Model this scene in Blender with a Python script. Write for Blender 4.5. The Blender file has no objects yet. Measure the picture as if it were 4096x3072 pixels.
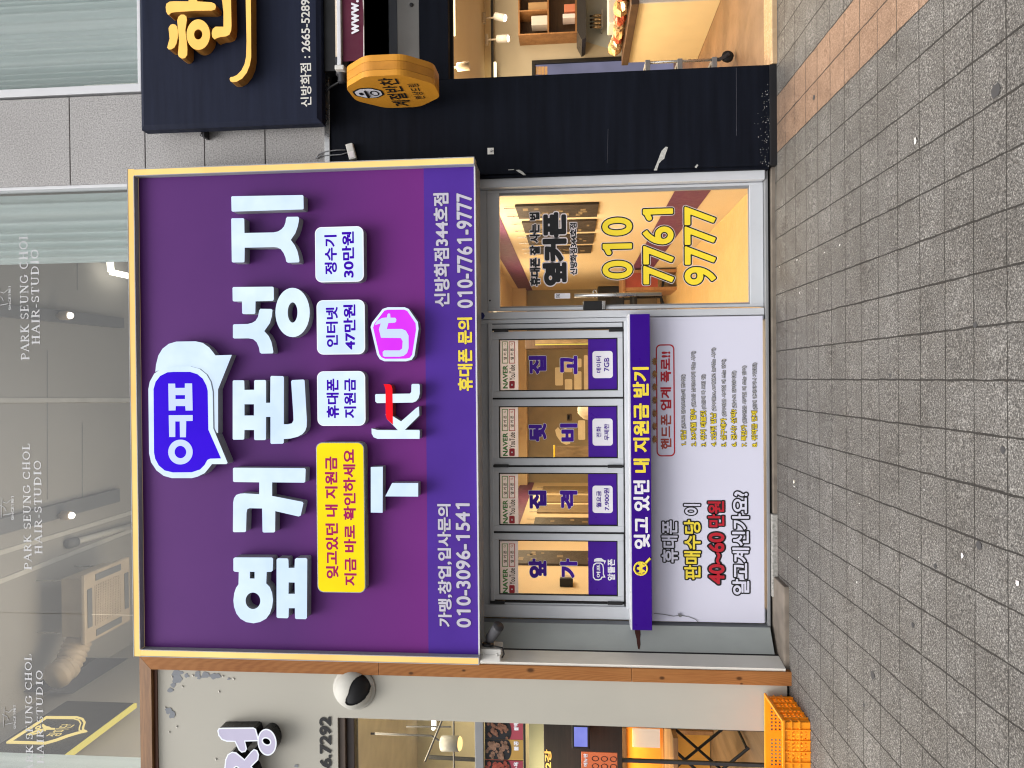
import bpy, bmesh, math, random
import numpy as np
from mathutils import Vector, Matrix
from mathutils.geometry import tessellate_polygon
random.seed(7)
S = bpy.context.scene
COL = S.collection
rad = math.radians

# ------------------------------------------------------------------ camera
FPX, CH, CD = 2840.0, 1.468, 5.2          # focal length in photo pixels, eye height, distance to the wall plane
PITCH, YAW, ROLL = 0.0838, 0.008, 0.0085
fw = Vector((-math.sin(YAW) * math.cos(PITCH), math.cos(YAW) * math.cos(PITCH), math.sin(PITCH)))
rt0 = Vector((math.cos(YAW), math.sin(YAW), 0))
up0 = rt0.cross(fw)
cr, sr = math.cos(ROLL), math.sin(ROLL)
CX = (-up0 * cr - rt0 * sr)               # image right = world down (the phone was held sideways)
CY = (rt0 * cr - up0 * sr)                # image up = world right
CPOS = Vector((0, -CD, CH))
cam = bpy.data.cameras.new('camera')
cam.sensor_fit = 'HORIZONTAL'; cam.sensor_width = 36; cam.lens = 36 * FPX / 4096
cam.clip_start = 0.05; cam.clip_end = 500
camo = bpy.data.objects.new('camera', cam)
COL.objects.link(camo)
cz = -fw
camo.matrix_world = Matrix(((CX.x, CY.x, cz.x, CPOS.x), (CX.y, CY.y, cz.y, CPOS.y), (CX.z, CY.z, cz.z, CPOS.z), (0, 0, 0, 1)))
S.camera = camo

# ------------------------------------------------------------------ sky, sun, exposure
SUN_EL, SUN_AZ = 62, 205
EXPO = 0.40
w = bpy.data.worlds.new('World'); S.world = w; w.use_nodes = True
nt = w.node_tree
sky = nt.nodes.new('ShaderNodeTexSky'); sky.sky_type = 'NISHITA'; sky.sun_disc = False
sky.sun_elevation = rad(SUN_EL); sky.sun_rotation = rad(SUN_AZ); sky.dust_density = 6; sky.air_density = 1.2; sky.ozone_density = 1
hs = nt.nodes.new('ShaderNodeHueSaturation'); hs.inputs['Saturation'].default_value = 0.22
bg = nt.nodes['Background']; bg.inputs[1].default_value = 0.15
nt.links.new(sky.outputs[0], hs.inputs['Color']); nt.links.new(hs.outputs[0], bg.inputs[0])
sl = bpy.data.lights.new('sun', 'SUN'); sl.energy = 1.5; sl.angle = rad(40); sl.color = (1, .97, .93)
so = bpy.data.objects.new('sun', sl); COL.objects.link(so)
so.rotation_euler = (rad(90 - SUN_EL), 0, rad(180 - SUN_AZ) + math.pi)
sd = Vector((math.sin(rad(SUN_AZ)) * math.cos(rad(SUN_EL)), math.cos(rad(SUN_AZ)) * math.cos(rad(SUN_EL)), math.sin(rad(SUN_EL))))
so.rotation_euler = sd.to_track_quat('Z', 'Y').to_euler()
so.location = (0, -12, 14)
vs = S.view_settings
S.display_settings.display_device = 'sRGB'
vs.view_transform = 'Standard'; vs.look = 'None'; vs.exposure = EXPO; vs.gamma = 1; vs.use_curve_mapping = False
S.cycles.use_denoising = True
S.cycles.max_bounces = 8
S.cycles.transparent_max_bounces = 12
S.cycles.sample_clamp_indirect = 6
S.cycles.pixel_filter_type = 'BLACKMAN_HARRIS'; S.cycles.filter_width = 1.15

# ------------------------------------------------------------------ measuring helpers
def ray(x, y):
    return (CX * ((x - 2048) / FPX) + CY * (-(y - 1536) / FPX) + fw)
def at(x, y, Y):                          # photo pixel -> point on the plane Y
    r = ray(x, y); return CPOS + r * ((Y - CPOS.y) / r.y)
def atx(x, y, X):
    r = ray(x, y); return CPOS + r * ((X - CPOS.x) / r.x)
def atz(x, y, Z):
    r = ray(x, y); return CPOS + r * ((Z - CPOS.z) / r.z)
FALL = .025                              # the pavement drains towards the street
def atg(x, y, h=0):
    r = ray(x, y); return CPOS + r * ((FALL * CPOS.y + h - CPOS.z) / (r.z - FALL * r.y))
def rect(x0, y0, x1, y1, Y):              # photo box -> upright rectangle (X0, X1, Z0, Z1) on the plane Y
    xm, ym = (x0 + x1) / 2, (y0 + y1) / 2
    return at(xm, y1, Y).x, at(xm, y0, Y).x, at(x1, ym, Y).z, at(x0, ym, Y).z
def crop(ox, oy, s):
    return lambda x, y: (ox + x / s, oy + y / s)
C7 = crop(900, 700, 2.212); C8 = crop(900, 1400, 2.212); C9 = crop(900, 2100, 1.707)
CB = crop(550, 1350, 2.7644); CG = crop(500, 0, 2.4578); CL = crop(600, 2600, 2.765)
CR1 = crop(1750, 0, 2.949); CR2 = crop(2400, 0, 2.765); CT = crop(1300, 2780, 2.4578); CK = crop(2000, 2780, 2.011)
CP = crop(2500, 1250, 2.553); CQ = crop(2500, 1850, 1.951); CD1 = crop(1850, 650, 1.6385); CN = crop(0, 2600, 3.514)
CC = crop(1850, 2350, 4.147); CO = crop(1350, 150, 4.916); CA = crop(1250, 550, 2.765); C4 = crop(0, 2100, 1.707)

# ------------------------------------------------------------------ materials
def lin(r, g, b):
    f = lambda c: (c / 255 / 12.92) if c / 255 <= .04045 else ((c / 255 + .055) / 1.055) ** 2.4
    return (f(r), f(g), f(b))
MATS = {}
def new_mat(name):
    m = bpy.data.materials.new(name); m.use_nodes = True; return m, m.node_tree, m.node_tree.nodes['Principled BSDF']
def N(nt, t, **kw):
    n = nt.nodes.new(t)
    for k, v in kw.items():
        if k in n.inputs: n.inputs[k].default_value = v
        else: setattr(n, k, v)
    return n
def mix(nt, fac, a, b, mode='MIX'):
    n = nt.nodes.new('ShaderNodeMix'); n.data_type = 'RGBA'; n.blend_type = mode
    for s, v in ((n.inputs['Factor'], fac), (n.inputs['A'], a), (n.inputs['B'], b)):
        if hasattr(v, 'links') or hasattr(v, 'is_output'): nt.links.new(v, s)
        elif isinstance(v, tuple): s.default_value = (*v, 1)
        else: s.default_value = v
    return n.outputs['Result']
def ramp(nt, src, stops):
    r = nt.nodes.new('ShaderNodeValToRGB'); nt.links.new(src, r.inputs[0])
    e = r.color_ramp.elements
    while len(e) < len(stops): e.new(.5)
    for i, (p, c) in enumerate(stops):
        e[i].position = p; e[i].color = (*c, 1) if isinstance(c, tuple) else (c, c, c, 1)
    return r.outputs[0]
def pos(nt): return nt.nodes.new('ShaderNodeNewGeometry').outputs['Position']
def noise(nt, scale, detail=4, src=None, rough=.55, stretch=None):
    n = nt.nodes.new('ShaderNodeTexNoise'); n.inputs['Scale'].default_value = scale; n.inputs['Detail'].default_value = detail
    n.inputs['Roughness'].default_value = rough
    v = src or pos(nt)
    if stretch:
        mp = nt.nodes.new('ShaderNodeMapping'); mp.inputs['Scale'].default_value = stretch
        nt.links.new(v, mp.inputs[0]); v = mp.outputs[0]
    nt.links.new(v, n.inputs['Vector']); return n.outputs['Fac']
def bump(nt, b, h, strength=.2, dist=.004):
    n = nt.nodes.new('ShaderNodeBump'); n.inputs['Strength'].default_value = strength; n.inputs['Distance'].default_value = dist
    nt.links.new(h, n.inputs['Height']); nt.links.new(n.outputs[0], b.inputs['Normal'])
def paint(name, col, rough=.55, metal=0, var=.10, vs=5, dirt=.0, bmp=.08, bs=180, stretch=None, spec=.4):
    if name in MATS: return MATS[name]
    m, nt, b = new_mat(name)
    a = tuple(c * (1 - var) for c in col); c2 = tuple(min(1, c * (1 + var)) for c in col)
    f = ramp(nt, noise(nt, vs, 5, stretch=stretch), [(.3, 0.0), (.7, 1.0)])
    c = mix(nt, f, a, c2)
    if dirt:
        d = ramp(nt, noise(nt, 3.1, 8, rough=.7, stretch=(1, 1, .35)), [(.52, 0.0), (.75, 1.0)])
        dm = nt.nodes.new('ShaderNodeMath'); dm.operation = 'MULTIPLY'; dm.inputs[1].default_value = dirt; nt.links.new(d, dm.inputs[0])
        c = mix(nt, dm.outputs[0], c, tuple(x * .45 for x in col))
    nt.links.new(c, b.inputs['Base Color'])
    r = ramp(nt, noise(nt, vs * 4, 3), [(.3, max(0, rough - .08)), (.7, min(1, rough + .08))])
    nt.links.new(r, b.inputs['Roughness']); b.inputs['Metallic'].default_value = metal
    b.inputs['Specular IOR Level'].default_value = spec
    if bmp: bump(nt, b, noise(nt, bs, 3), bmp, .002)
    MATS[name] = m; return m
def glow(name, col, strength=1.0, col2=None, sc=9, base=None):
    if name in MATS: return MATS[name]
    m, nt, b = new_mat(name)
    b.inputs['Base Color'].default_value = (*(base or tuple(c * .12 for c in col)), 1); b.inputs['Roughness'].default_value = .35
    b.inputs['Specular IOR Level'].default_value = .06
    b.inputs['Emission Strength'].default_value = strength * 2 ** -EXPO
    if col2:
        c = mix(nt, ramp(nt, noise(nt, sc, 3), [(.32, 0.0), (.68, 1.0)]), col, col2); nt.links.new(c, b.inputs['Emission Color'])
    else: b.inputs['Emission Color'].default_value = (*col, 1)
    MATS[name] = m; return m
def glass(name, tint=(.96, .97, .97), ior=1.45, milky=0.0):
    m, nt, b = new_mat(name); nt.nodes.remove(b)
    o = nt.nodes['Material Output']
    t = N(nt, 'ShaderNodeBsdfTransparent'); t.inputs[0].default_value = (*tint, 1)
    g = N(nt, 'ShaderNodeBsdfGlossy'); g.inputs['Roughness'].default_value = .01
    fr = N(nt, 'ShaderNodeFresnel'); fr.inputs[0].default_value = ior
    gm = N(nt, 'ShaderNodeNewGeometry'); fm = N(nt, 'ShaderNodeMath', operation='SUBTRACT'); fm.inputs[0].default_value = 1; nt.links.new(gm.outputs['Backfacing'], fm.inputs[1])
    fx = N(nt, 'ShaderNodeMath', operation='MULTIPLY'); nt.links.new(fr.outputs[0], fx.inputs[0]); nt.links.new(fm.outputs[0], fx.inputs[1])
    ms = N(nt, 'ShaderNodeMixShader'); nt.links.new(fx.outputs[0], ms.inputs[0]); nt.links.new(t.outputs[0], ms.inputs[1]); nt.links.new(g.outputs[0], ms.inputs[2])
    out = ms.outputs[0]
    if milky:
        df = N(nt, 'ShaderNodeBsdfDiffuse'); df.inputs[0].default_value = (.42, .43, .43, 1)
        m2 = N(nt, 'ShaderNodeMixShader'); m2.inputs[0].default_value = milky
        nt.links.new(out, m2.inputs[1]); nt.links.new(df.outputs[0], m2.inputs[2]); out = m2.outputs[0]
    nt.links.new(out, o.inputs[0]); MATS[name] = m; return m
def granite():
    m, nt, b = new_mat('granite_cladding')
    n1 = noise(nt, 95, 3, rough=.6); n2 = noise(nt, 62, 3); n3 = noise(nt, 1.7, 5)
    c = ramp(nt, n1, [(.34, (.05, .05, .055)), (.45, (.25, .245, .245)), (.55, (.38, .37, .37)), (.68, (.60, .59, .58))])
    c = mix(nt, .28, c, ramp(nt, n2, [(.3, (.22, .215, .215)), (.7, (.48, .47, .465))]))
    c = mix(nt, .35, c, ramp(nt, n3, [(.3, (.29, .28, .275)), (.7, (.42, .41, .41))]))
    nt.links.new(c, b.inputs['Base Color']); b.inputs['Roughness'].default_value = .75; bump(nt, b, n1, .15, .002); return m
PAV, PX0, PY0 = .2007, 1.984, -.181
def paving():
    m, nt, b = new_mat('concrete_pavers')
    p = pos(nt); sp = N(nt, 'ShaderNodeSeparateXYZ'); nt.links.new(p, sp.inputs[0])
    def mth(op, a, c=None, d=None):
        n = nt.nodes.new('ShaderNodeMath'); n.operation = op
        for i, v in enumerate((a, c, d)):
            if v is None: continue
            if isinstance(v, (int, float)): n.inputs[i].default_value = v
            else: nt.links.new(v, n.inputs[i])
        return n.outputs[0]
    wob = mth('MULTIPLY', mth('SUBTRACT', noise(nt, 9, 3), .5), .012)
    ux = mth('DIVIDE', mth('ADD', mth('SUBTRACT', sp.outputs[0], PX0 - 200 * PAV), wob), PAV)
    uy = mth('DIVIDE', mth('ADD', mth('SUBTRACT', sp.outputs[1], PY0 - 300 * PAVY), wob), PAVY)
    fx, fy = mth('FRACT', ux), mth('FRACT', uy); ix, iy = mth('FLOOR', ux), mth('FLOOR', uy)
    ex = mth('MULTIPLY', mth('MINIMUM', fx, mth('SUBTRACT', 1, fx)), PAV)
    ey = mth('MULTIPLY', mth('MINIMUM', fy, mth('SUBTRACT', 1, fy)), PAVY)
    wd = mth('ADD', mth('MULTIPLY', noise(nt, 6, 4), .006), .0008)
    gx = mth('LESS_THAN', ex, mth('MULTIPLY', wd, 1.1)); gy = mth('LESS_THAN', ey, mth('MULTIPLY', wd, .8))
    gap = mth('MAXIMUM', gx, gy)
    cid = N(nt, 'ShaderNodeCombineXYZ'); nt.links.new(ix, cid.inputs[0]); nt.links.new(iy, cid.inputs[1])
    wn = nt.nodes.new('ShaderNodeTexWhiteNoise'); nt.links.new(cid.outputs[0], wn.inputs['Vector'])
    n1 = noise(nt, 150, 3, rough=.65); n2 = noise(nt, 60, 2); n3 = noise(nt, 1.3, 6, rough=.65); n4 = noise(nt, 7, 5, rough=.7)
    g = ramp(nt, n1, [(.32, (.014, .013, .012)), (.45, (.088, .084, .079)), (.56, (.195, .187, .176)), (.68, (.50, .485, .455))])
    g = mix(nt, .25, g, ramp(nt, n2, [(.3, (.10, .097, .093)), (.7, (.25, .242, .232))]))
    o = ramp(nt, n1, [(.30, (.09, .055, .04)), (.46, (.245, .16, .112)), (.58, (.38, .262, .19)), (.74, (.60, .46, .36))])
    o = mix(nt, .36, o, ramp(nt, n2, [(.3, (.2, .12, .075)), (.7, (.43, .28, .19))]))
    band = mth('MULTIPLY', mth('GREATER_THAN', ix, 197.5), mth('LESS_THAN', ix, 199.5))
    c = mix(nt, band, g, o)
    c = mix(nt, .75, c, mix(nt, wn.outputs['Value'], (.86, .855, .85), (1.0, .995, .99)), 'MULTIPLY')
    st = ramp(nt, n3, [(.38, (.76, .745, .73)), (.62, (1, 1, 1))])
    c = mix(nt, .8, c, st, 'MULTIPLY')
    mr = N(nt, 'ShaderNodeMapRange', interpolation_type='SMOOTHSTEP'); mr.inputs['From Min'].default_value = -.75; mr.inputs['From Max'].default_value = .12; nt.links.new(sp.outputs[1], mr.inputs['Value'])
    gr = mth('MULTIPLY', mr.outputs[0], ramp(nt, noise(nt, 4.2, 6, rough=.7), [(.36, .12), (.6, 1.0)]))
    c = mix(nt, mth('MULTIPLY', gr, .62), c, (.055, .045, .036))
    c = mix(nt, .5, c, ramp(nt, n4, [(.35, (.7, .68, .66)), (.6, (1, 1, 1))]), 'MULTIPLY')
    c = mix(nt, mth('MULTIPLY', gap, .88), c, (.022, .02, .018))
    nt.links.new(c, b.inputs['Base Color']); b.inputs['Roughness'].default_value = .85; b.inputs['Specular IOR Level'].default_value = .25
    hgt = mth('SUBTRACT', mth('MULTIPLY', n1, .5), mth('MULTIPLY', gap, 1.2)); bump(nt, b, hgt, .5, .004)
    return m
PAVY = .198
def wood(name, c1, c2, scale=1.0, axis=2, rough=.45):
    m, nt, b = new_mat(name)
    st = [9, 9, 9]; st[axis] = .55
    n0 = noise(nt, 1.0 * scale, 3, stretch=tuple(st))
    n1 = noise(nt, 9 * scale, 6, stretch=tuple(st), rough=.65)
    c = mix(nt, ramp(nt, n1, [(.36, 0.0), (.64, 1.0)]), c1, c2)
    c = mix(nt, .5, c, ramp(nt, n0, [(.35, tuple(x * .7 for x in c1)), (.65, c2)]))
    nt.links.new(c, b.inputs['Base Color']); b.inputs['Roughness'].default_value = rough; bump(nt, b, n1, .12, .002)
    MATS[name] = m; return m
def pine(name='pine_board'):
    m, nt, b = new_mat(name)
    p = pos(nt); mp = N(nt, 'ShaderNodeMapping'); mp.inputs['Location'].default_value = (-(-2.12) * 26, 0, -.72 * 2.6); mp.inputs['Scale'].default_value = (26, 0, 2.6); nt.links.new(p, mp.inputs[0])
    wv = N(nt, 'ShaderNodeTexWave'); wv.wave_type = 'RINGS'; wv.rings_direction = 'Y'
    wv.inputs['Scale'].default_value = 1.3; wv.inputs['Distortion'].default_value = 3; wv.inputs['Detail'].default_value = 2; wv.inputs['Detail Scale'].default_value = .8
    nt.links.new(mp.outputs[0], wv.inputs['Vector'])
    n1 = noise(nt, 14, 5, stretch=(8, 8, .6)); n2 = noise(nt, 1.1, 3)
    c = mix(nt, ramp(nt, wv.outputs['Fac'], [(.2, 0.0), (.85, 1.0)]), (.30, .125, .042), (.225, .085, .026))
    c = mix(nt, .35, c, ramp(nt, n1, [(.35, (.215, .08, .022)), (.65, (.37, .165, .055))]))
    c = mix(nt, .3, c, ramp(nt, n2, [(.4, (.24, .085, .024)), (.6, (.37, .165, .055))]))
    for kx, ky, s_ in ((1644, 2693, 1.0), (1855, 2682, .8), (2122, 2681, 1.6), (2648, 2712, 1.1), (2957, 2714, 1.2), (2966, 2735, .6)):
        k = at(kx, ky, -.245); d = N(nt, 'ShaderNodeVectorMath', operation='DISTANCE'); m2 = N(nt, 'ShaderNodeMapping'); m2.inputs['Scale'].default_value = (1, 0, .62)
        nt.links.new(p, m2.inputs[0]); nt.links.new(m2.outputs[0], d.inputs[0]); d.inputs[1].default_value = (k.x, 0, k.z * .62)
        c = mix(nt, ramp(nt, d.outputs['Value'], [(.006 * s_, .9), (.0135 * s_, 0.0)]), c, (.055, .022, .008))
    nt.links.new(c, b.inputs['Base Color']); b.inputs['Roughness'].default_value = .5; b.inputs['Specular IOR Level'].default_value = .15; bump(nt, b, n1, .1, .002); return m
def sign_print():
    m, nt, b = new_mat('printed_purple_gradient')
    sp = N(nt, 'ShaderNodeSeparateXYZ'); nt.links.new(pos(nt), sp.inputs[0])
    mr = N(nt, 'ShaderNodeMapRange'); mr.inputs['From Min'].default_value = 4.4; mr.inputs['From Max'].default_value = 2.4
    nt.links.new(sp.outputs[2], mr.inputs['Value'])
    c = ramp(nt, mr.outputs[0], [(0.0, (.098, .028, .165)), (.45, (.082, .022, .142)), (1.0, (.165, .022, .205))])
    c = mix(nt, .12, c, ramp(nt, noise(nt, 2, 3), [(.3, (.07, .016, .12)), (.7, (.14, .034, .2))]))
    nt.links.new(c, b.inputs['Base Color']); b.inputs['Roughness'].default_value = .45; b.inputs['Specular IOR Level'].default_value = .12
    bump(nt, b, noise(nt, 1.6, 2), .08, .01); return m
def curtain_mat():
    m, nt, b = new_mat('sheer_curtain'); o = nt.nodes['Material Output']
    n = noise(nt, 30, 2, stretch=(1, 1, .02))
    c = ramp(nt, n, [(.3, (.66, .76, .75)), (.7, (.74, .83, .82))]); nt.links.new(c, b.inputs['Base Color'])
    b.inputs['Roughness'].default_value = .9
    t = N(nt, 'ShaderNodeBsdfTranslucent'); nt.links.new(c, t.inputs[0])
    ms = N(nt, 'ShaderNodeMixShader'); ms.inputs[0].default_value = .35
    nt.links.new(b.outputs[0], ms.inputs[1]); nt.links.new(t.outputs[0], ms.inputs[2]); nt.links.new(ms.outputs[0], o.inputs[0]); return m

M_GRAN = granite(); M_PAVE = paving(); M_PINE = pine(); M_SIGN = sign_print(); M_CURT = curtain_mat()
M_GLASS = glass('shop_glass'); M_UGLASS = glass('upper_glass', (.90, .91, .91), 1.65, .05)
M_NAVY = paint('navy_paint', (.0052, .0066, .0115), .6, spec=.07, var=.3, vs=3, bmp=.05, stretch=(.4, 1, 6))
M_NAVYS = paint('navy_sign_paint', (.0125, .016, .033), .55, spec=.1, var=.15, vs=4, bmp=.04, stretch=(.5, 1, 6))
M_BLACK = paint('black_plastic', (.01, .01, .011), .45)
M_RUB = paint('black_rubber', (.006, .006, .007), .7)
M_ALU = paint('white_aluminium', (.52, .54, .575), .38, var=.05, vs=2, dirt=.18, bmp=.02)
M_ALUW = paint('door_frame_white', (.62, .63, .66), .35, var=.05, vs=2, dirt=.14, bmp=.02)
M_ALUG = paint('grey_aluminium', (.22, .225, .235), .4, var=.08)
M_GREYP = paint('grey_green_panel', (.31, .335, .33), .5, spec=.2, var=.06, vs=2, dirt=.2)
M_GREYD = paint('dark_grey_and_return_shade', (.15, .16, .175), .55)
M_CREAM = paint('cream_wall_paint', (.40, .385, .335), .6, var=.05, vs=1.2, dirt=.06, bmp=.1, bs=90)
M_WHITEW = paint('offwhite_wall', (.70, .685, .63), .6, var=.06, vs=2, dirt=.25)
M_PEEL = paint('bare_grey_plaster', (.20, .215, .24), .7)
M_PANEL = paint('white_lavender_panel', (.61, .61, .73), .5, var=.012, vs=1.5, bmp=0, spec=.2)
M_VIOLET = paint('violet_acrylic', (.034, .004, .205), .35, spec=.12, var=.05, bmp=.0)
M_BAND = paint('violet_blue_print', (.072, .026, .28), .45, spec=.12, var=.08, vs=2, bmp=.02)
M_LBL = paint('violet_film', (.055, .012, .25), .35, spec=.15, var=.06, bmp=0)
M_LBLW = paint('pale_film', (.76, .70, .72), .35, var=.04, bmp=0)
def film(name, col):
    m, nt, b = new_mat(name); o = nt.nodes['Material Output']; b.inputs['Base Color'].default_value = (*col, 1); b.inputs['Roughness'].default_value = .4; b.inputs['Specular IOR Level'].default_value = .2
    t = N(nt, 'ShaderNodeBsdfTranslucent'); t.inputs[0].default_value = (*col, 1); ms = N(nt, 'ShaderNodeMixShader'); ms.inputs[0].default_value = .2
    nt.links.new(b.outputs[0], ms.inputs[1]); nt.links.new(t.outputs[0], ms.inputs[2]); nt.links.new(ms.outputs[0], o.inputs[0]); return m
M_FILM = film('backlit_pale_film', (.80, .76, .80))
M_WHT = paint('white_vinyl', (.72, .71, .76), .4, var=.02, bmp=0)
M_GILT = paint('frosted_vinyl', (.46, .47, .49), .5, bmp=0)
M_NUM = paint('grey_white_vinyl', (.50, .485, .58), .45, var=.02, bmp=0, spec=.2)
M_YEL = paint('yellow_vinyl', (.78, .62, .05), .4, var=.03, bmp=0)
M_YEL2 = paint('gold_vinyl', (.85, .66, .035), .4, var=.03, bmp=0)
M_INK = paint('black_ink', (.008, .008, .010), .5, bmp=0)
M_GINK = paint('grey_ink', (.06, .05, .09), .5, bmp=0)
M_RED = paint('red_vinyl', (.42, .012, .025), .4, var=.1, bmp=0)
M_REDB = paint('brown_red_vinyl', (.33, .05, .035), .4, var=.1, bmp=0)
M_GREEN = paint('green_ink', (.05, .24, .06), .5, bmp=0)
M_CONC = paint('dirty_concrete', (.16, .135, .11), .85, var=.25, vs=9, dirt=.4, bmp=.4, bs=60)
M_CONC2 = paint('speckled_stone', (.30, .29, .27), .8, var=.35, vs=60, bmp=.4, bs=90)
M_STEEL = paint('brushed_steel', (.5, .5, .5), .3, metal=.9, var=.06, stretch=(20, 1, 1))
M_GUN = paint('gunmetal', (.055, .055, .06), .35, metal=.4)
M_GOLD = paint('gold_side_paint', (.30, .13, .025), .35, var=.12, vs=6)
M_SIDE = paint('letter_side_grey', (.29, .305, .33), .5, var=.08)
M_FRAME = paint('sign_frame_grey', (.33, .34, .37), .5, var=.06)
M_DARKSIDE = paint('letter_side_black', (.007, .007, .008), .3)
M_ORANGE = paint('orange_polyethylene', (.95, .32, .014), .35, var=.06, bmp=.03)
M_OCHRE = paint('ochre_sign_paint', (.62, .27, .026), .4, var=.08, vs=3)
M_OCHRED = paint('ochre_sign_rim', (.50, .21, .022), .4, var=.16, vs=5, dirt=.35)
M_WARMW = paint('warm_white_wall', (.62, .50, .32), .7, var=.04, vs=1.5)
M_WARMD = paint('tan_wall', (.44, .40, .31), .7, var=.08, vs=1.5)
M_CEIL = paint('ceiling_paint', (.36, .35, .33), .8, var=.05, vs=1)
M_FLOORB = paint('brown_floor_stone', (.17, .10, .055), .45, var=.3, vs=2.2, bmp=.2, bs=30)
M_FLOORO = paint('ochre_vinyl_floor', (.60, .40, .17), .45, var=.06)
M_PURP = paint('purple_wall_stripe', (.12, .03, .085), .6)
M_DKWOOD = wood('dark_wood', (.045, .025, .014), (.10, .055, .03), axis=0)
M_BOXW = wood('shelf_wood', (.26, .12, .045), (.42, .22, .09), axis=0)
M_CARD = paint('cardboard', (.40, .26, .13), .8)
M_BEIGE = paint('beige_plastic', (.44, .37, .29), .5)
M_OFFW = paint('offwhite_plastic', (.60, .59, .56), .4, dirt=.1)
M_MAROON = paint('maroon_canvas', (.085, .008, .028), .8, var=.12, bmp=.15, bs=400)
M_STRIPE = paint('splashback', (.38, .43, .45), .4)
M_LIT = glow('lit_acrylic', lin(203, 224, 254), 1.0, lin(224, 242, 255), 3.5)
M_LITR = glow('lit_acrylic_rim', lin(200, 216, 250), 1.0)
M_LITB = glow('lit_blue_acrylic', lin(50, 0, 222), 1.0, lin(56, 0, 230), 4, base=(.002, 0, .01))
M_LITY = glow('lit_yellow_acrylic', lin(240, 214, 22), 1.0, lin(250, 226, 24), 3)
M_LITM = glow('lit_magenta_acrylic', lin(214, 50, 245), 1.0, lin(224, 62, 252), 4)
M_LITRED = glow('lit_red_acrylic', lin(248, 22, 38), 1.0)
M_LED = glow('warm_led_diffuser', lin(255, 204, 124), 1.0, lin(255, 228, 148), 1.6)
M_LED2 = glow('warm_led_diffuser_yellow', lin(255, 226, 130), 1.0, lin(255, 236, 150), 6)
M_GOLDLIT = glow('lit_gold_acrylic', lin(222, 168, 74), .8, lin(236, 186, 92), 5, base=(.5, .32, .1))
M_LITV = glow('lit_lavender_acrylic', lin(206, 200, 226), .8, lin(214, 208, 232), 5)
M_LITEDGE = glow('lit_edge_white', lin(240, 244, 255), 1.0)
M_INKB = glow('backlit_violet_ink', lin(58, 0, 168), 1.0)
M_INKR = glow('backlit_plum_ink', lin(162, 32, 92), 1.0)
M_LAMP = glow('lamp_white', (1, .93, .78), 6)
M_LAMPW = glow('lamp_warm', (1, .62, .22), 2.0)
M_TUBE = glow('strip_warm', (1, .86, .52), 2.2)
M_YTUBE = glow('strip_yellow', lin(226, 206, 96), 1.0)
M_GOLDLINE = glow('lit_gold_line', lin(255, 228, 140), 1.0)
M_SCREEN = glow('screen_blue', lin(120, 128, 215), 1.0, lin(140, 146, 226), 6)
M_FOOD = paint('braised_food', (.10, .045, .025), .4, var=.8, vs=70, bmp=.8, bs=80)
M_POSTB = paint('poster_dark', (.035, .026, .022), .5, var=.5, vs=14)
M_POSTW = paint('poster_tan', (.22, .16, .09), .5, var=.4, vs=20, stretch=(1, 6, .3))
M_CREAMD = paint('cream_decal', (.80, .74, .58), .6)

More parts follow.
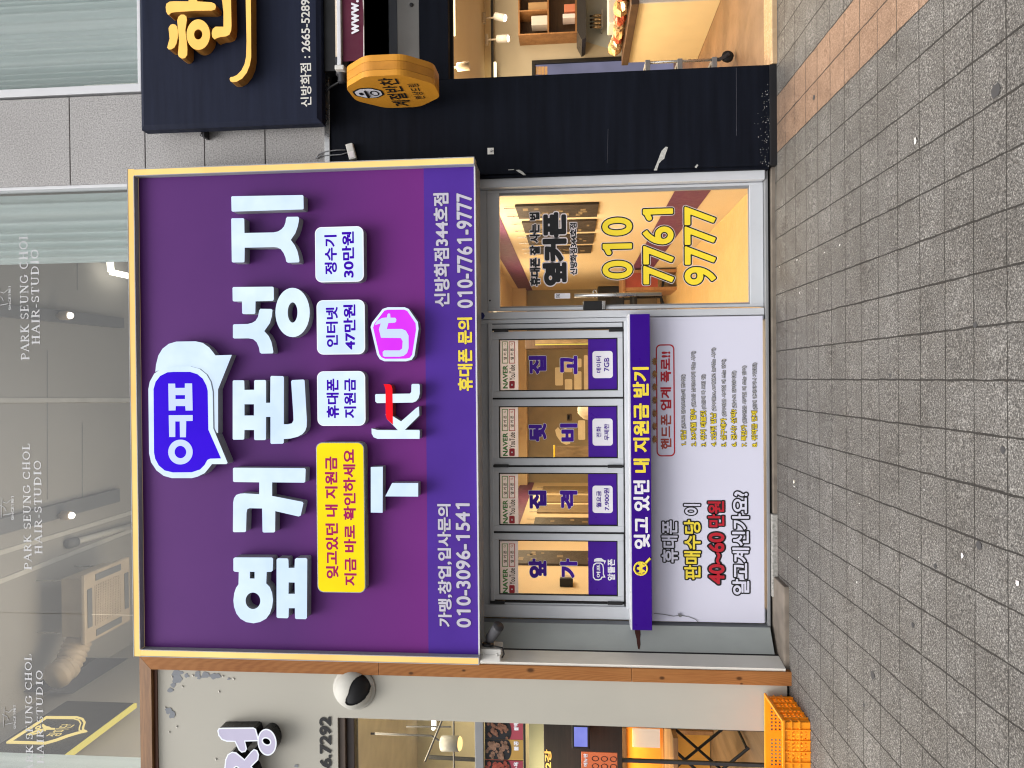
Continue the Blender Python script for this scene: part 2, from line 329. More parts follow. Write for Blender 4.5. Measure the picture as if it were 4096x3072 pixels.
# ------------------------------------------------------------------ mesh builder
class MB:
    def __init__(s): s.v = []; s.f = []
    def add(s, vs, fs):
        k = len(s.v); s.v += [tuple(p) for p in vs]; s.f += [tuple(i + k for i in f) for f in fs]; return s
    def box(s, x0, x1, y0, y1, z0, z1, bev=.0):
        if bev:
            bm = bmesh.new(); bmesh.ops.create_cube(bm, size=1)
            for v in bm.verts: v.co = Vector(((x0 + x1) / 2 + v.co.x * (x1 - x0), (y0 + y1) / 2 + v.co.y * (y1 - y0), (z0 + z1) / 2 + v.co.z * (z1 - z0)))
            bmesh.ops.bevel(bm, geom=list(bm.edges), offset=min(bev, abs(x1 - x0) * .45, abs(y1 - y0) * .45, abs(z1 - z0) * .45), segments=2, affect='EDGES', profile=.6)
            return s.frombm(bm)
        P = [(x0, y0, z0), (x1, y0, z0), (x1, y1, z0), (x0, y1, z0), (x0, y0, z1), (x1, y0, z1), (x1, y1, z1), (x0, y1, z1)]
        return s.add(P, [(0, 3, 2, 1), (4, 5, 6, 7), (0, 1, 5, 4), (1, 2, 6, 5), (2, 3, 7, 6), (3, 0, 4, 7)])
    def frombm(s, bm):
        bm.verts.index_update(); s.add([v.co.copy() for v in bm.verts], [[v.index for v in f.verts] for f in bm.faces]); bm.free(); return s
    def obox(s, c, ax, ay, az, bev=0):        # box from centre and three half axes
        c, ax, ay, az = map(Vector, (c, ax, ay, az))
        P = [c + ax * i + ay * j + az * k for k in (-1, 1) for (i, j) in ((-1, -1), (1, -1), (1, 1), (-1, 1))]
        F = [(0, 3, 2, 1), (4, 5, 6, 7), (0, 1, 5, 4), (1, 2, 6, 5), (2, 3, 7, 6), (3, 0, 4, 7)]
        if not bev: return s.add(P, F)
        bm = bmesh.new(); vs = [bm.verts.new(p) for p in P]
        for f in F: bm.faces.new([vs[i] for i in f])
        bmesh.ops.bevel(bm, geom=list(bm.edges), offset=bev, segments=2, affect='EDGES', profile=.6)
        return s.frombm(bm)
    def prism(s, loops, A, B, cap_back=False):    # loops: lists of points (front, 3D); A front map identity; B offset vector to the back
        B = Vector(B)
        L3 = [[Vector(p) for p in l] for l in loops]
        flat = [p for l in L3 for p in l]
        tris = tessellate_polygon(L3)
        n = len(flat); k = len(s.v)
        s.v += [tuple(p) for p in flat]
        for t in tris:
            a, b, c = (flat[i] for i in t)
            if (b - a).cross(c - a).dot(B) > 0: t = (t[0], t[2], t[1])
            s.f.append(tuple(i + k for i in t))
        if B.length > 0:
            s.v += [tuple(p + B) for p in flat]; o = 0
            for l in L3:
                m = len(l)
                for i in range(m):
                    j = (i + 1) % m; s.f.append((k + o + i, k + o + j, k + o + j + n, k + o + i + n))
                o += m
            if cap_back:
                for t in tris: s.f.append(tuple(i + k + n for i in t))
        return s
    def walls(s, loops, B):
        B = Vector(B)
        for l in loops:
            l = [Vector(p) for p in l]; m = len(l); k = len(s.v)
            s.v += [tuple(p) for p in l] + [tuple(p + B) for p in l]
            for i in range(m):
                j = (i + 1) % m; s.f.append((k + i, k + j, k + j + m, k + i + m))
        return s
    def tube(s, pts, r, n=10, caps=True):
        pts = [Vector(p) for p in pts]; rs = r if isinstance(r, (list, tuple)) else [r] * len(pts); k = len(s.v); prev = None
        for i, p in enumerate(pts):
            d = (pts[min(i + 1, len(pts) - 1)] - pts[max(i - 1, 0)]).normalized()
            if prev is None:
                a = d.orthogonal().normalized()
            else: a = (prev - d * prev.dot(d)).normalized()
            prev = a; b = d.cross(a)
            for j in range(n):
                t = 2 * math.pi * j / n; s.v.append(tuple(p + (a * math.cos(t) + b * math.sin(t)) * rs[i]))
        for i in range(len(pts) - 1):
            for j in range(n):
                j2 = (j + 1) % n; s.f.append((k + i * n + j, k + i * n + j2, k + (i + 1) * n + j2, k + (i + 1) * n + j))
        if caps:
            s.f.append(tuple(k + j for j in range(n))[::-1]); e = k + (len(pts) - 1) * n; s.f.append(tuple(e + j for j in range(n)))
        return s
    def lathe(s, c, axis, prof, n=24):            # prof: (distance along axis, radius)
        ax = Vector(axis).normalized(); return s.tube([Vector(c) + ax * d for d, r in prof], [max(r, 1e-4) for d, r in prof], n) if all(prof[i][0] != prof[i + 1][0] for i in range(len(prof) - 1)) else s._lathe(c, ax, prof, n)
    def _lathe(s, c, ax, prof, n):
        a = ax.orthogonal().normalized(); b = ax.cross(a); k = len(s.v); c = Vector(c)
        for d, r in prof:
            for j in range(n):
                t = 2 * math.pi * j / n; s.v.append(tuple(c + ax * d + (a * math.cos(t) + b * math.sin(t)) * max(r, 1e-4)))
        for i in range(len(prof) - 1):
            for j in range(n):
                j2 = (j + 1) % n; s.f.append((k + i * n + j, k + i * n + j2, k + (i + 1) * n + j2, k + (i + 1) * n + j))
        return s
    def obj(s, name, mat, parent=None, smooth=False):
        me = bpy.data.meshes.new(name); off = Vector((0, 0, 0)); p = parent
        while p: off += p.location; p = p.parent
        me.from_pydata([tuple(Vector(q) - off) for q in s.v], [], s.f)
        for m in (mat if isinstance(mat, (list, tuple)) else [mat]): me.materials.append(m)
        bm = bmesh.new(); bm.from_mesh(me); bmesh.ops.recalc_face_normals(bm, faces=bm.faces) if s.closed else None; bm.to_mesh(me); bm.free()
        if smooth:
            for f in me.polygons: f.use_smooth = True
        o = bpy.data.objects.new(name, me); COL.objects.link(o)
        if parent: o.parent = parent
        return o
    closed = False
def box(*a, **k): return MB().box(*a, **k)
def thing(name, label, cat, loc=(0, 0, 0), group=None):
    o = bpy.data.objects.new(name, None); COL.objects.link(o); o.location = loc; o.empty_display_size = .1
    o['label'] = label; o['category'] = cat
    if group: o['group'] = group
    return o
def tag(o, label, cat, group=None):
    o['label'] = label; o['category'] = cat
    if group: o['group'] = group
    return o
def struct(o): o['kind'] = 'structure'; return o
def ell(cx, cy, rx, ry, n=36, rot=0):
    return [(cx + rx * math.cos(t) * math.cos(rot) - ry * math.sin(t) * math.sin(rot), cy + rx * math.cos(t) * math.sin(rot) + ry * math.sin(t) * math.cos(rot)) for t in (2 * math.pi * i / n for i in range(n))]
def rrect(x0, y0, x1, y1, r, n=6):
    P = []
    for cx, cy, a in ((x1 - r, y1 - r, 0), (x0 + r, y1 - r, 90), (x0 + r, y0 + r, 180), (x1 - r, y0 + r, 270)):
        for i in range(n + 1):
            t = rad(a + 90 * i / n); P.append((cx + r * math.cos(t), cy + r * math.sin(t)))
    return P
def loops_at(loops, C, Y): return [[at(*C(x, y), Y) for x, y in l] for l in loops]
def rloop(X0, X1, Z0, Z1, r, Y): return [Vector((x, Y, z)) for x, z in rrect(X0, Z0, X1, Z1, r)]

# ------------------------------------------------------------------ lettering (glyph outlines thickened through a distance field)
GL = {}
def raw_glyph(ch):
    if ch in GL: return GL[ch]
    def meas(t):
        cu = bpy.data.curves.new('t', 'FONT'); cu.body = t; cu.size = 1; cu.resolution_u = 5
        o = bpy.data.objects.new('t', cu); COL.objects.link(o); bpy.context.view_layer.update()
        me = bpy.data.meshes.new_from_object(o.evaluated_get(bpy.context.evaluated_depsgraph_get()))
        bpy.data.objects.remove(o); bpy.data.curves.remove(cu); return me
    def wid(t):
        me = meas(t); xs = [v.co.x for v in me.vertices]; r = max(xs) - min(xs); bpy.data.meshes.remove(me); return r
    if '||' not in GL: GL['||'] = wid('HH')
    adv = wid('H' + ch + 'H') - GL['||']
    me = meas(ch); V = np.array([v.co[:2] for v in me.vertices]).reshape(-1, 2); T = []; cnt = {}
    for p in me.polygons:
        vi = list(p.vertices)
        for i in range(1, len(vi) - 1): T.append((vi[0], vi[i], vi[i + 1]))
        for i in range(len(vi)):
            e = tuple(sorted((vi[i], vi[(i + 1) % len(vi)]))); cnt[e] = cnt.get(e, 0) + 1
    E = np.array([e for e, n in cnt.items() if n == 1]).reshape(-1, 2)
    bpy.data.meshes.remove(me)
    GL[ch] = (V, np.array(T).reshape(-1, 3), E, adv); return GL[ch]
def segdist(PX, PY, a, b):
    d = b - a; L = d @ d
    t = np.clip(((PX - a[0]) * d[0] + (PY - a[1]) * d[1]) / max(L, 1e-12), 0, 1)
    return np.hypot(PX - a[0] - t * d[0], PY - a[1] - t * d[1])
def march(sd, xs, ys):                              # sd > 0 inside
    ins = sd > 0; V = []; F = []; vid = {}; W = []
    def vert(key, x, y):
        if key not in vid: vid[key] = len(V); V.append((x, y))
        return vid[key]
    ny, nx = sd.shape
    c4 = ins[:-1, :-1].astype(int) + ins[:-1, 1:] + ins[1:, 1:] + ins[1:, :-1]
    for j in range(ny - 1):
        i = 0; row = c4[j]
        full = np.flatnonzero(row == 4)
        if len(full):
            st = full[0]; pv = st
            for q in list(full[1:]) + [None]:
                if q is None or q != pv + 1:
                    F.append((vert((st, j, 0), xs[st], ys[j]), vert((pv + 1, j, 0), xs[pv + 1], ys[j]), vert((pv + 1, j + 1, 0), xs[pv + 1], ys[j + 1]), vert((st, j + 1, 0), xs[st], ys[j + 1])))
                    st = q
                pv = q
        for i in np.flatnonzero((row > 0) & (row < 4)):
            cs = [(i, j), (i + 1, j), (i + 1, j + 1), (i, j + 1)]; poly = []; cr_ = []
            for a in range(4):
                p, q = cs[a], cs[(a + 1) % 4]; sp, sq = sd[p[1], p[0]], sd[q[1], q[0]]
                if sp > 0: poly.append(vert((p[0], p[1], 0), xs[p[0]], ys[p[1]]))
                if (sp > 0) != (sq > 0):
                    t = sp / (sp - sq); k = (min(p, q), max(p, q), 1)
                    v = vert(k, xs[p[0]] + t * (xs[q[0]] - xs[p[0]]), ys[p[1]] + t * (ys[q[1]] - ys[p[1]])); poly.append(v); cr_.append(v)
            if len(poly) >= 3: F.append(tuple(poly))
            if len(cr_) == 2: W.append(tuple(cr_))
    return V, F, W
GC = {}
def glyph(ch, bold, g):
    k = (ch, bold, g)
    if k in GC: return GC[k]
    V, T, E, adv = raw_glyph(ch)
    if not len(T): GC[k] = ([], [], adv if adv > 0 else .28); return GC[k]
    pad = bold + 2 * g
    x0, y0 = V.min(0) - pad; x1, y1 = V.max(0) + pad
    if ch == '1': x0 -= .16
    xs = np.arange(x0, x1 + g, g); ys = np.arange(y0, y1 + g, g); PX, PY = np.meshgrid(xs, ys)
    d = np.full(PX.shape, 9.0); ins = np.zeros(PX.shape, bool)
    for a, b in E: d = np.minimum(d, segdist(PX, PY, V[a], V[b]))
    for t in T:
        a, b, c = V[t]; s1 = (b[0] - a[0]) * (PY - a[1]) - (b[1] - a[1]) * (PX - a[0]); s2 = (c[0] - b[0]) * (PY - b[1]) - (c[1] - b[1]) * (PX - b[0]); s3 = (a[0] - c[0]) * (PY - c[1]) - (a[1] - c[1]) * (PX - c[0])
        ins |= ((s1 >= 0) & (s2 >= 0) & (s3 >= 0)) | ((s1 <= 0) & (s2 <= 0) & (s3 <= 0))
    sd = np.where(ins, d, -d) + bold
    if ch == '1':
        xc = V[:, 0].mean(); yt = V[:, 1].max(); r = (V[:, 0].max() - V[:, 0].min()) / 2
        fl = segdist(PX, PY, np.array([xc, yt - r * .9]), np.array([xc - .17, yt - .13])); sd = np.maximum(sd, r * .85 + bold - fl)
        adv += .12
    v, f, w_ = march(sd, xs, ys); GC[k] = (v, f, adv); return GC[k]
def line_mesh(s, bold=.02, g=1 / 40, track=0.0, gl=None):
    V = []; F = []; x = 0
    for ch in s:
        v, f, adv = (gl or glyph)(ch, bold, g)
        sh = .11 if (ch == '1' and gl is None) else 0
        k = len(V); V += [(p[0] + x + sh, p[1]) for p in v]; F += [tuple(i + k for i in q) for q in f]; x += adv + track
    return V, F
def text_on(s, P0, U, Vv, mat, parent, name='lettering', bold=.02, g=1 / 40, ref=None, gl=None, track=0):
    """flat lettering filling the parallelogram P0, P0+U, P0+U+Vv; ref = bold whose extent defines the fit"""
    V, F = line_mesh(s, bold, g, track, gl)
    R = V if ref is None else line_mesh(s, ref, g, track, gl)[0]
    xs = [p[0] for p in R]; ys = [p[1] for p in R]; x0, x1, y0, y1 = min(xs), max(xs), min(ys), max(ys)
    P0, U, Vv = Vector(P0), Vector(U), Vector(Vv)
    mb = MB().add([P0 + U * ((x - x0) / (x1 - x0)) + Vv * ((y - y0) / (y1 - y0)) for x, y in V], F)
    return mb.obj(name, mat, parent)
def text(s, bx, Y, mat, parent, name='lettering', bold=.02, g=1 / 40, ref=None, gl=None, track=0):
    X0, X1, Z0, Z1 = rect(*bx, Y)
    return text_on(s, (X0, Y, Z0), (X1 - X0, 0, 0), (0, 0, Z1 - Z0), mat, parent, name, bold, g, ref, gl, track)
def cbox(C, x0, y0, x1, y1):
    a = C(x0, y0); b = C(x1, y1); return (a[0], a[1], b[0], b[1])
# a serif alphabet from strokes, for the gilt lettering on the upper window
def arc(cx, cy, rx, ry, a0, a1, n=14): return [(cx + rx * math.cos(rad(a0 + (a1 - a0) * i / n)), cy + ry * math.sin(rad(a0 + (a1 - a0) * i / n))) for i in range(n + 1)]
TK, TN, SF = .085, .042, .034
def sf(x, y, w_=.17): return ([(x - w_, y), (x + w_, y)], SF)
SER = {
 'P': ([([(.2, 0), (.2, 1)], TK), ([(.2, .97), (.42, .97)], TN), (arc(.42, .73, .27, .24, 90, -90), .06), ([(.2, .49), (.42, .49)], TN), sf(.2, 0), ([(.03, 1), (.2, 1)], SF)], .82),
 'A': ([([(.42, 1), (.78, 0)], TK), ([(.42, 1), (.1, 0)], TN), ([(.23, .36), (.62, .36)], TN), sf(.08, 0, .13), sf(.78, 0, .15)], .95),
 'R': ([([(.2, 0), (.2, 1)], TK), ([(.2, .97), (.42, .97)], TN), (arc(.42, .74, .25, .23, 90, -90), .06), ([(.2, .51), (.42, .51)], TN), ([(.4, .5), (.72, .03)], TK * .9), sf(.2, 0), sf(.76, 0, .1), ([(.03, 1), (.2, 1)], SF)], .93),
 'K': ([([(.2, 0), (.2, 1)], TK), ([(.24, .42), (.68, 1)], TN), ([(.36, .55), (.74, 0)], TK), sf(.2, 0), sf(.2, 1), sf(.7, 1, .13), sf(.77, 0, .14)], .98),
 'S': ([(arc(.33, .74, .23, .23, 30, 250), .055), (arc(.33, .26, .25, .23, 70, -150), .06), ([(.55, .98), (.55, .78)], SF), ([(.09, .02), (.09, .24)], SF)], .72),
 'E': ([([(.2, 0), (.2, 1)], TK), ([(.2, .97), (.62, .97)], TN), ([(.2, .52), (.5, .52)], TN), ([(.2, .03), (.66, .03)], TN), ([(.63, .97), (.63, .8)], SF), ([(.68, .03), (.68, .22)], SF), ([(.51, .62), (.51, .42)], SF), ([(.03, 1), (.2, 1)], SF), ([(.03, 0), (.2, 0)], SF)], .8),
 'U': ([([(.2, 1), (.2, .32)], TK), (arc(.47, .32, .27, .3, 180, 360), .055), ([(.74, .32), (.74, 1)], TN), sf(.2, 1), sf(.74, 1, .14)], 1.0),
 'N': ([([(.18, 0), (.18, 1)], TN), ([(.18, 1), (.78, 0)], TK), ([(.78, 0), (.78, 1)], TN), sf(.18, 0, .14), sf(.78, 1, .14), ([(.04, 1), (.2, 1)], SF)], 1.02),
 'G': ([(arc(.48, .5, .38, .48, 45, 325), .065), ([(.79, .4), (.79, .15)], TK * .9), ([(.66, .42), (.92, .42)], SF), ([(.76, .95), (.76, .72)], SF)], 1.02),
 'C': ([(arc(.48, .5, .38, .48, 45, 318), .065), ([(.76, .95), (.76, .7)], SF)], .92),
 'H': ([([(.2, 0), (.2, 1)], TK), ([(.74, 0), (.74, 1)], TK), ([(.2, .51), (.74, .51)], TN), sf(.2, 0), sf(.2, 1), sf(.74, 0), sf(.74, 1)], 1.02),
 'O': ([(arc(.48, .5, .38, .48, 0, 360, 28), .065)], 1.0),
 'L': ([([(.2, 0), (.2, 1)], TK), ([(.2, .03), (.62, .03)], TN), ([(.65, .03), (.65, .26)], SF), sf(.2, 1), ([(.03, 0), (.2, 0)], SF)], .75),
 'I': ([([(.22, 0), (.22, 1)], TK), sf(.22, 0), sf(.22, 1)], .48),
 'D': ([([(.2, 0), (.2, 1)], TK), ([(.2, .97), (.4, .97)], TN), (arc(.4, .5, .4, .47, 90, -90), .06), ([(.2, .03), (.4, .03)], TN), ([(.03, 1), (.2, 1)], SF), ([(.03, 0), (.2, 0)], SF)], 1.0),
 'T': ([([(.38, 0), (.38, 1)], TK), ([(.06, .97), (.7, .97)], TN), ([(.06, .97), (.06, .77)], SF), ([(.7, .97), (.7, .77)], SF), sf(.38, 0)], .82),
 '-': ([([(.08, .36), (.32, .36)], .06)], .48), ' ': ([], .42)}
def serif(ch, bold, g):
    k = ('serif', ch, bold, g)
    if k in GC: return GC[k]
    st, adv = SER[ch]
    if not st: GC[k] = ([], [], adv); return GC[k]
    xs = np.arange(-.2, 1.15, g); ys = np.arange(-.15, 1.15, g); PX, PY = np.meshgrid(xs, ys); sd = np.full(PX.shape, -9.0)
    for pts, r in st:
        for a, b in zip(pts, pts[1:]): sd = np.maximum(sd, r - segdist(PX, PY, np.array(a), np.array(b)))
    v, f, _ = march(sd + bold, xs, ys); GC[k] = (v, f, adv + .06); return GC[k]

# ================================================================== the ground
g = MB(); g.add([(-30, -40, -40 * FALL), (30, -40, -40 * FALL), (30, 0, 0), (-30, 0, 0), (30, .6, 0), (-30, .6, 0)], [(0, 1, 2, 3), (3, 2, 4, 5)])
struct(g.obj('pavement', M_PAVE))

# ================================================================== granite building (upper storey)
bld = thing('granite_building', 'speckled grey granite building with large upper windows above the shops', 'building', (.75, 0, 2.5))
gx0 = at(600, 728, 0).x; gx1 = at(700, 370, 0).x
jz = [at(v, 560, 0).z for v in (-420, -40, 279, 580, 818, 1060, 1309)]
cl = MB()
for a, b in zip(jz[1:], jz[:-1]): cl.box(gx0, gx1, 0, .06, a + .004, b - .004, .003)
jz2 = [z for z in jz if z < at(560, 200, 0).z]
zt = at(566, 200, 0).z
for X0, X1 in ((gx1 + .008, 3.1), (3.108, 4.4)):
    for a, b in zip(jz2[1:] + [], jz2[:-1]): cl.box(X0, X1, 0, .06, a + .004, b - .004, .003)
    cl.box(X0, X1, 0, .06, jz2[0] + .004, zt, .003)
cl.box(-4.4, -2.16, 0, .06, 3.55, at(640, 1500, 0).z, .003); cl.box(-2.155, gx0 - .008, 0, .06, 2.75, at(640, 1500, 0).z, .003)
cl.obj('cladding', M_GRAN, bld)
bk = MB(); bk.box(gx0 - .01, gx1 + .01, .06, .16, 2.6, 7.6); bk.box(gx1 + .01, 4.4, .06, .16, 2.6, zt - .02); bk.box(-4.4, -2.155, .06, .16, 3.55, at(640, 1500, 0).z - .02); bk.box(-2.155, gx0 - .01, .06, .16, 2.6, at(640, 1500, 0).z - .02)
bk.obj('backing_wall', M_GUN, bld)
X0, X1, Z0, Z1 = rect(1299, 345, 1320, 640, 0)
box(gx0, 4.4, -.012, .0, Z0, Z1, .003).obj('metal_trim', M_STEEL, bld)
# windows
def jamb(mb, ya, yb, x, Y0, Y1, z0, z1): mb.box(at(x, yb, Y0).x, at(x, ya, Y0).x, Y0, Y1, z0, z1, .004)
ztop = 7.55
UY = .085
wl = MB(); zsl = at(660, 1500, .02).z
jamb(wl, 722, 753, 300, .02, .12, zsl, ztop)
wl.box(-4.4, at(300, 753, .02).x, .02, .12, zsl, zsl + .06, .004); wl.box(-4.4, at(300, 722, .02).x, .02, .12, ztop, ztop + .08, .004)
wlo = wl.obj('window_frame', M_ALUW, bld)
pv = [at(300, y, UY).x for y in (756, 1611, 2456)] + [-4.4]
for a, b in zip(pv[1:], pv[:-1]):
    box(a + .002, b - .002, UY, UY + .008, zsl + .06, ztop).obj('pane', M_UGLASS, wlo)
wr = MB(); zs = at(549, 200, .02).z; zs0 = at(562, 200, .02).z
jamb(wr, 345, 377, 300, .02, .12, zs0, ztop)
wr.box(at(300, 345, .02).x, 4.4, .02, .12, zs0, zs, .004); wr.box(at(300, 377, .02).x, 4.4, .02, .12, ztop, ztop + .08, .004)
wro = wr.obj('window_frame', M_ALUW, bld)
box(at(300, 343, UY).x, 4.4, UY, UY + .008, zs, ztop).obj('pane', M_UGLASS, wro)
# gilt lettering on the glass, three times
for (px, py, hx, hy, sx, sy) in (((79, 115), (933, 1441), (124, 158), (998, 1378), (34, 44), (1145, 1240)),
                                  ((92, 124), (1775, 2279), (136, 168), (1843, 2217), (45, 56), (1985, 2080)),
                                  ((101, 131), (2617, 3121), (145, 174), (2682, 3055), (54, 64), (2822, 2916))):
    text('PARK SEUNG CHOL', (px[0], py[0], px[1], py[1]), UY - .003, M_GILT, wlo, 'window_lettering', .0, 1 / 30, gl=serif)
    text('HAIR-STUDIO', (hx[0], hy[0], hx[1], hy[1]), UY - .003, M_GILT, wlo, 'window_lettering', .0, 1 / 30, gl=serif)
    text('SINCE1981', (sx[0], sy[0], sx[1], sy[1]), UY - .003, M_GILT, wlo, 'window_lettering', .012, 1 / 24)
    cyy = (sy[0] + sy[1]) / 2
    mb = MB()
    for pts in ([(sx[0] - 32, cyy - 25), (sx[0] - 18, cyy - 20), (sx[0] - 6, cyy - 30), (sx[0] - 2, cyy - 34)], [(sx[0] - 32, cyy + 28), (sx[0] - 2, cyy + 22)], [(sx[0] - 44, cyy - 12), (sx[0] - 26, cyy - 3), (sx[0] - 20, cyy + 12)], [(sx[0] - 36, cyy - 40), (sx[0] - 40, cyy + 40)]):
        mb.tube([at(x, y, UY - .004) for x, y in pts], .003, 6)
    mb.obj('window_emblem', M_GILT, wlo)
# upper room
CZ = 7.1
rm = MB(); rm.box(-3.35, 5, .16, 6.2, CZ, CZ + .1); rm.obj('ceiling', M_CEIL, bld)
box(-3.45, -3.35, .16, 6.2, 3.6, CZ).obj('side_wall', M_CEIL, bld)
box(-3.35, 5, 6.2, 6.3, 3.6, CZ).obj('back_wall', M_CEIL, bld)
box(-4.4, 5, .17, 6.2, 3.5, 3.6).obj('floor_slab', M_CEIL, bld)
def ztube(mb, pts, z, r, n=8): mb.tube([atz(*p, z) for p in pts], r, n)
def zstrip(mb, a, b, z, wd, h):
    p, q = atz(*a, z), atz(*b, z); d = (q - p); l = d.length; d.normalize(); sdv = Vector((0, 0, 1)).cross(d)
    mb.obox((p + q) / 2 + Vector((0, 0, h / 2)), d * l / 2, sdv * wd / 2, Vector((0, 0, h / 2)), .004)
mb = MB(); zstrip(mb, (-60, 1232), (497, 1292), CZ - .07, .13, .069); a = mb.obj('ceiling_track', M_GREYD); tag(a, 'dark ceiling track under the first lettered window line, single lamp on it', 'track')
mb = MB(); zstrip(mb, (-60, 2125), (480, 1980), CZ - .07, .16, .069); a = mb.obj('ceiling_track', M_GREYD); tag(a, 'dark slanting ceiling track beside the glowing lamp near the middle lettering', 'track')
mb = MB()
for a, b in (((-60, 1601), (530, 1600)), ((-60, 2230), (530, 2050)), ((-60, 2350), (530, 2120))): zstrip(mb, a, b, CZ - .012, .05, .0115)
mb.obj('ceiling_seam', M_OFFW, bld)
mb = MB()
for a, b in (((300, 1020), (520, 1035)), ((310, 1020), (310, 1160)), ((330, 1690), (330, 1990)), ((190, 1400), (190, 2000))): zstrip(mb, a, b, CZ - .006, .008, .0055)
mb.obj('ceiling_joint', M_GREYD, bld)
def ulamp(x, y, label):
    p = atz(x, y, CZ - .22); t = thing('ceiling_lamp', label, 'lamp', p, 'round lamps on the upstairs ceiling')
    MB().lathe(p + Vector((0, 0, .17)), (0, 0, -1), [(0, .015), (.05, .02), (.06, .045), (.15, .052), (.16, .042)], 20).obj('lamp_housing', M_BEIGE, t, True)
    MB().lathe(p, (.2, -.6, -1), [(-.02, .001), (0, .036), (.02, .03), (.03, .001)], 18).obj('bulb', M_LAMP, t, True)
ulamp(280, 1262, 'small round ceiling lamp behind the word STUDIO at the right end of the upper window')
ulamp(286, 2062, 'bright round ceiling lamp hanging beside the dark slanting track upstairs')
t = thing('linear_light', 'bent white linear light beside the sheer curtain upstairs', 'lamp', atz(455, 1080, CZ - .2))
mb = MB(); zstrip(mb, (448, 1040), (452, 1088), CZ - .2, .06, .05); zstrip(mb, (452, 1088), (560, 1112), CZ - .2, .06, .05); mb.obj('diffuser', M_LAMP, t)
mb = MB()
for q in ((449, 1050), (500, 1099)): p = atz(*q, CZ - .15); mb.tube([p, p + Vector((0, 0, .149))], .006)
mb.obj('hanger', M_STEEL, t)
t = thing('tube_light', 'long white tube light with a dark end cap on the upstairs ceiling', 'lamp', atz(400, 2140, CZ - .1))
mb = MB(); ztube(mb, [(300, 2168), (545, 2098)], CZ - .06, .035, 12); mb.obj('tube', M_OFFW, t, True)
mb = MB(); ztube(mb, [(272, 2176), (303, 2167)], CZ - .06, .055, 12); mb.obj('end_cap', M_GREYD, t, True)
# cassette air conditioner
AZ = 6.5
qs = [atz(x, y, AZ) for x, y in ((336, 2286), (520, 2239), (521, 2481), (340, 2586))]
ax0, ax1 = -2.30, -1.66; ay0, ay1 = min(q.y for q in qs), max(q.y for q in qs)
ax1 = sum(q.x for q in qs[:2]) / 2; ax0 = sum(q.x for q in qs[2:]) / 2
t = thing('air_conditioner', 'square beige cassette air conditioner hanging below the upstairs ceiling', 'air conditioner', ((ax0 + ax1) / 2, (ay0 + ay1) / 2, AZ))
acb = box(ax0 + .06, ax1 - .06, ay0 + .06, ay1 - .06, AZ + .05, AZ + .3, .01).obj('body', M_BEIGE, t)
mb = MB()
acp = box(ax0, ax1, ay0, ay1, AZ, AZ + .05, .02).obj('panel', M_BEIGE, t)
cx, cy = (ax0 + ax1) / 2, (ay0 + ay1) / 2; hw, hd = (ax1 - ax0) / 2, (ay1 - ay0) / 2
mb = MB()
for i in range(16): mb.box(cx - hw * .58, cx + hw * .58, cy - hd * .58 + i * hd * .0725, cy - hd * .58 + i * hd * .0725 + hd * .03, AZ - .006, AZ - .001)
for i in range(16): mb.box(cx - hw * .58 + i * hw * .0725, cx - hw * .58 + i * hw * .0725 + hw * .03, cy - hd * .58, cy + hd * .58, AZ - .0045, AZ - .0008)
mb.obj('grille', M_BEIGE, acp)
for s_ in (-1, 1):
    box(cx - hw * .55, cx + hw * .55, cy + s_ * hd * .8 - .035, cy + s_ * hd * .8 + .035, AZ - .008, AZ - .002, .002).obj('louvre', M_GREYD, acp)
    box(cx + s_ * hw * .8 - .035, cx + s_ * hw * .8 + .035, cy - hd * .55, cy + hd * .55, AZ - .008, AZ - .002, .002).obj('louvre', M_GREYD, acp)
mb = MB()
for sx_ in (-1, 1):
    for sy_ in (-1, 1): mb.tube([(cx + sx_ * hw * .75, cy + sy_ * hd * .75, AZ + .3), (cx + sx_ * hw * .75, cy + sy_ * hd * .75, CZ - .001)], .008, 6)
mb.obj('hanging_rod', M_STEEL, t)
pts = [atz(x, y, AZ + .2) for x, y in ((345, 2470), (325, 2530), (300, 2600), (270, 2665), (215, 2715))]
path = []
for i in range(len(pts) - 1):
    for k in range(10): path.append(pts[i].lerp(pts[i + 1], k / 10))
rr_ = [.13 + .012 * math.sin(i * 2.1) + .004 * math.sin(i * 5.3) for i in range(len(path))]
tag(MB().tube(path, rr_, 18).obj('duct', M_BEIGE, None, True), 'fat wrinkled pale flexible duct running from the ceiling air conditioner', 'duct')
# grey bulkhead box near the side wall
bp = [atz(x, y, 6.85) for x, y in ((185, 2770), (385, 2633), (600, 2633), (600, 2785))]
mb = MB().prism([bp], None, (0, 0, CZ - 6.851)); mb.obj('bulkhead', paint('slate_bulkhead', (.055, .06, .075), .6), bld)
